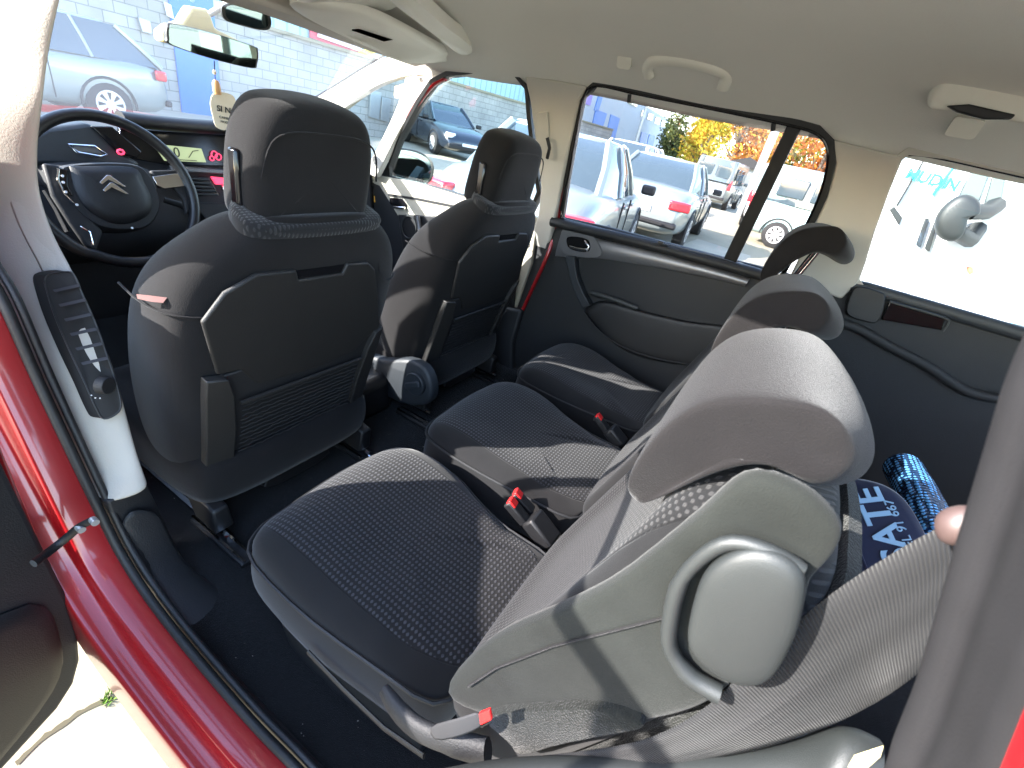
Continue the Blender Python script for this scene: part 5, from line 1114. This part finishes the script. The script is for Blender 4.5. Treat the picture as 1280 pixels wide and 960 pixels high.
MCY = mat('cyan_print', (.02, .45, .62), .5); MT['cyan'] = MCY
text_mesh('lettering', 'MUDIN', frame(vq(1165, 225, .012), vq(1176, 241, 0)-vq(1141, 232, 0), vq(1164, 213, 0)-vq(1150, 236, 0)), .085, 'cyan', bv, bold=.002)

vslab('cyan_stripe', ((1192, 206), (1195, 207), (1168, 245), (1165, 243)), 'cyan')
vslab('door_seam', ((1154, 200), (1156, 201), (1122, 258), (1120, 257)), 'plastic_grey', .012, .015, 0)
vslab('badge', ((1112, 262), (1118, 258), (1128, 272), (1124, 282)), 'plastic_grey')
# ---------------------------------------------------------------- trees
def tree(name, label, px, dist, top, wid, cols, poplar=False, n=5200, seed=1, low=.8, leaf=.16):
    random.seed(seed); d = ray(px, 190); d.z = 0; d.normalize(); p = CC+d*dist; p.z = 0
    r = empty(name, label, 'tree', p, 0, 'trees behind the car park')
    mb = MB(); mb.tube([(0, 0, 0), (.05, 0, top*.3), (0, .05, top*.8)], [.22, .16, .04], 8)
    cl = []
    for k in range(22 if not poplar else 16):
        a = random.uniform(0, 6.28); z = random.uniform(low, top) ; f = (1-((z-low)/(top-low))**2)**.5 if not poplar else (.5+.5*sin(pi*(z-low)/(top-low)))
        rr = wid*f*random.uniform(.3, .8); c = Vector((rr*cos(a), rr*sin(a), z)); cl.append(c)
        mb.tube([(0, 0, max(.5, z*.5)), tuple((c*.6)+Vector((0, 0, z*.2))), tuple(c)], [.07, .04, .015], 5)
    mb.build('trunk', 'bark', r)
    mb = MB()
    for i in range(n):
        c = random.choice(cl); s = wid*(.34 if not poplar else .45)
        q = c+Vector((random.gauss(0, s*.5), random.gauss(0, s*.5), random.gauss(0, s*.5 if not poplar else s)))
        a = Vector((random.gauss(0, 1), random.gauss(0, 1), random.gauss(0, 1))).normalized(); b_ = a.orthogonal().normalized(); l = leaf*random.uniform(.6, 1.3)
        mb.add([q-a*l, q+b_*l*.5, q+a*l, q-b_*l*.5], [(0, 1, 2, 3)], random.randrange(len(cols)))
    mb.build('crown', cols, r, smooth=False)
or_ = [mat('leaf_orange', (.55, .20, .03), .7), mat('leaf_rust', (.38, .13, .04), .7), mat('leaf_gold', (.62, .36, .04), .7), mat('leaf_peach', (.62, .34, .14), .7)]
ye_ = [mat('leaf_yellow', (.62, .48, .03), .7), mat('leaf_lemon', (.50, .46, .05), .7), or_[2]]
gr_ = [mat('leaf_green', (.22, .28, .04), .7), mat('leaf_lime', (.36, .40, .05), .7)]
dk_ = [mat('leaf_dark', (.07, .10, .03), .7), mat('leaf_olive', (.14, .16, .04), .7)]
tree('autumn_tree', 'broad orange autumn tree above the grey van', 920, 40, 8.0, 4.4, or_, seed=2, n=9000)
tree('autumn_tree', 'orange tree cut by the window divider bar, right of the broad orange one', 960, 46, 8.0, 3.2, or_, seed=4, n=5000)
tree('yellow_tree', 'bright yellow tree between the green poplar and the orange tree', 882, 34, 4.2, 1.7, ye_, seed=5, n=4200, leaf=.12)
tree('poplar_tree', 'tall slim yellow-green poplar left of the orange tree', 866, 42, 9.5, 1.1, gr_, True, seed=6, n=4200)
tree('conifer_tree', 'small dark green tree at the end of the white warehouse', 836, 50, 5.0, 1.4, dk_, True, seed=7, n=3000)
tree('autumn_tree', 'distant yellow-green tree seen right of the window divider bar', 1000, 44, 4.4, 3.6, [ye_[1], gr_[1], or_[2]], seed=8, n=5000)
tree('autumn_tree', 'rusty tree top at the rear edge of the door window', 1035, 38, 6.2, 2.0, or_[:2], seed=9, n=3000)
sh = empty('site_hut', 'small dark hut roof between the grey van and the white van', 'hut')
d = ray(938, 205); d.z = 0; d.normalize(); p = CC+d*30; sh.location = (p.x, p.y, 0)
mb = MB(); mb.box((0, 0, .9), (2.2, 2, 1.8)); mb.build('hut_wall', 'cargrey', sh)
mb = MB(); mb.prism([(-1.3, -1.2, 1.8), (1.3, -1.2, 1.8), (0, -1.2, 2.3)], (0, 2.4, 0)); mb.build('hut_roof', 'plastic', sh)
# ================================================================ LIGHT, CAMERA
EL, AZ = radians(27), radians(50)
sd = Vector((cos(EL)*cos(AZ), cos(EL)*sin(AZ), sin(EL)))
w = bpy.data.worlds.new('World'); S.world = w; w.use_nodes = True
t = w.node_tree; bg = t.nodes['Background']; sky = t.nodes.new('ShaderNodeTexSky'); sky.sky_type = 'NISHITA'; sky.sun_disc = False
sky.sun_elevation = EL; sky.sun_rotation = pi/2-AZ; sky.air_density = 1.0; sky.dust_density = .8
t.links.new(sky.outputs[0], bg.inputs[0]); bg.inputs[1].default_value = .15
ld = bpy.data.lights.new('sun', 'SUN'); ld.energy = 2.7; ld.angle = radians(.53); ld.color = (1, .97, .92)
lo = bpy.data.objects.new('sun', ld); COL.objects.link(lo); lo.rotation_euler = sd.to_track_quat('Z', 'Y').to_euler()
cd_ = bpy.data.cameras.new('camera'); co = bpy.data.objects.new('camera', cd_); COL.objects.link(co)
r, d, f = CR
co.matrix_world = Matrix(((r.x, -d.x, -f.x, CC.x), (r.y, -d.y, -f.y, CC.y), (r.z, -d.z, -f.z, CC.z), (0, 0, 0, 1)))
cd_.sensor_fit = 'HORIZONTAL'; cd_.sensor_width = 36; cd_.lens = CF/1280*36; cd_.clip_start = .01; cd_.clip_end = 1500
cd_.dof.use_dof = True; cd_.dof.focus_distance = 1.1; cd_.dof.aperture_fstop = cd_.lens/1000/.0016
S.camera = co
S.view_settings.view_transform = 'Standard'; S.view_settings.look = 'None'; S.view_settings.gamma = 1; S.view_settings.exposure = 3.3
c = S.cycles; c.max_bounces = 10; c.diffuse_bounces = 5; c.glossy_bounces = 4; c.transparent_max_bounces = 16; c.caustics_reflective = False; c.caustics_refractive = False
c.sample_clamp_indirect = 4; c.use_denoising = True
try: c.denoiser = 'OPENIMAGEDENOISE'
except Exception: pass
c.use_adaptive_sampling = False
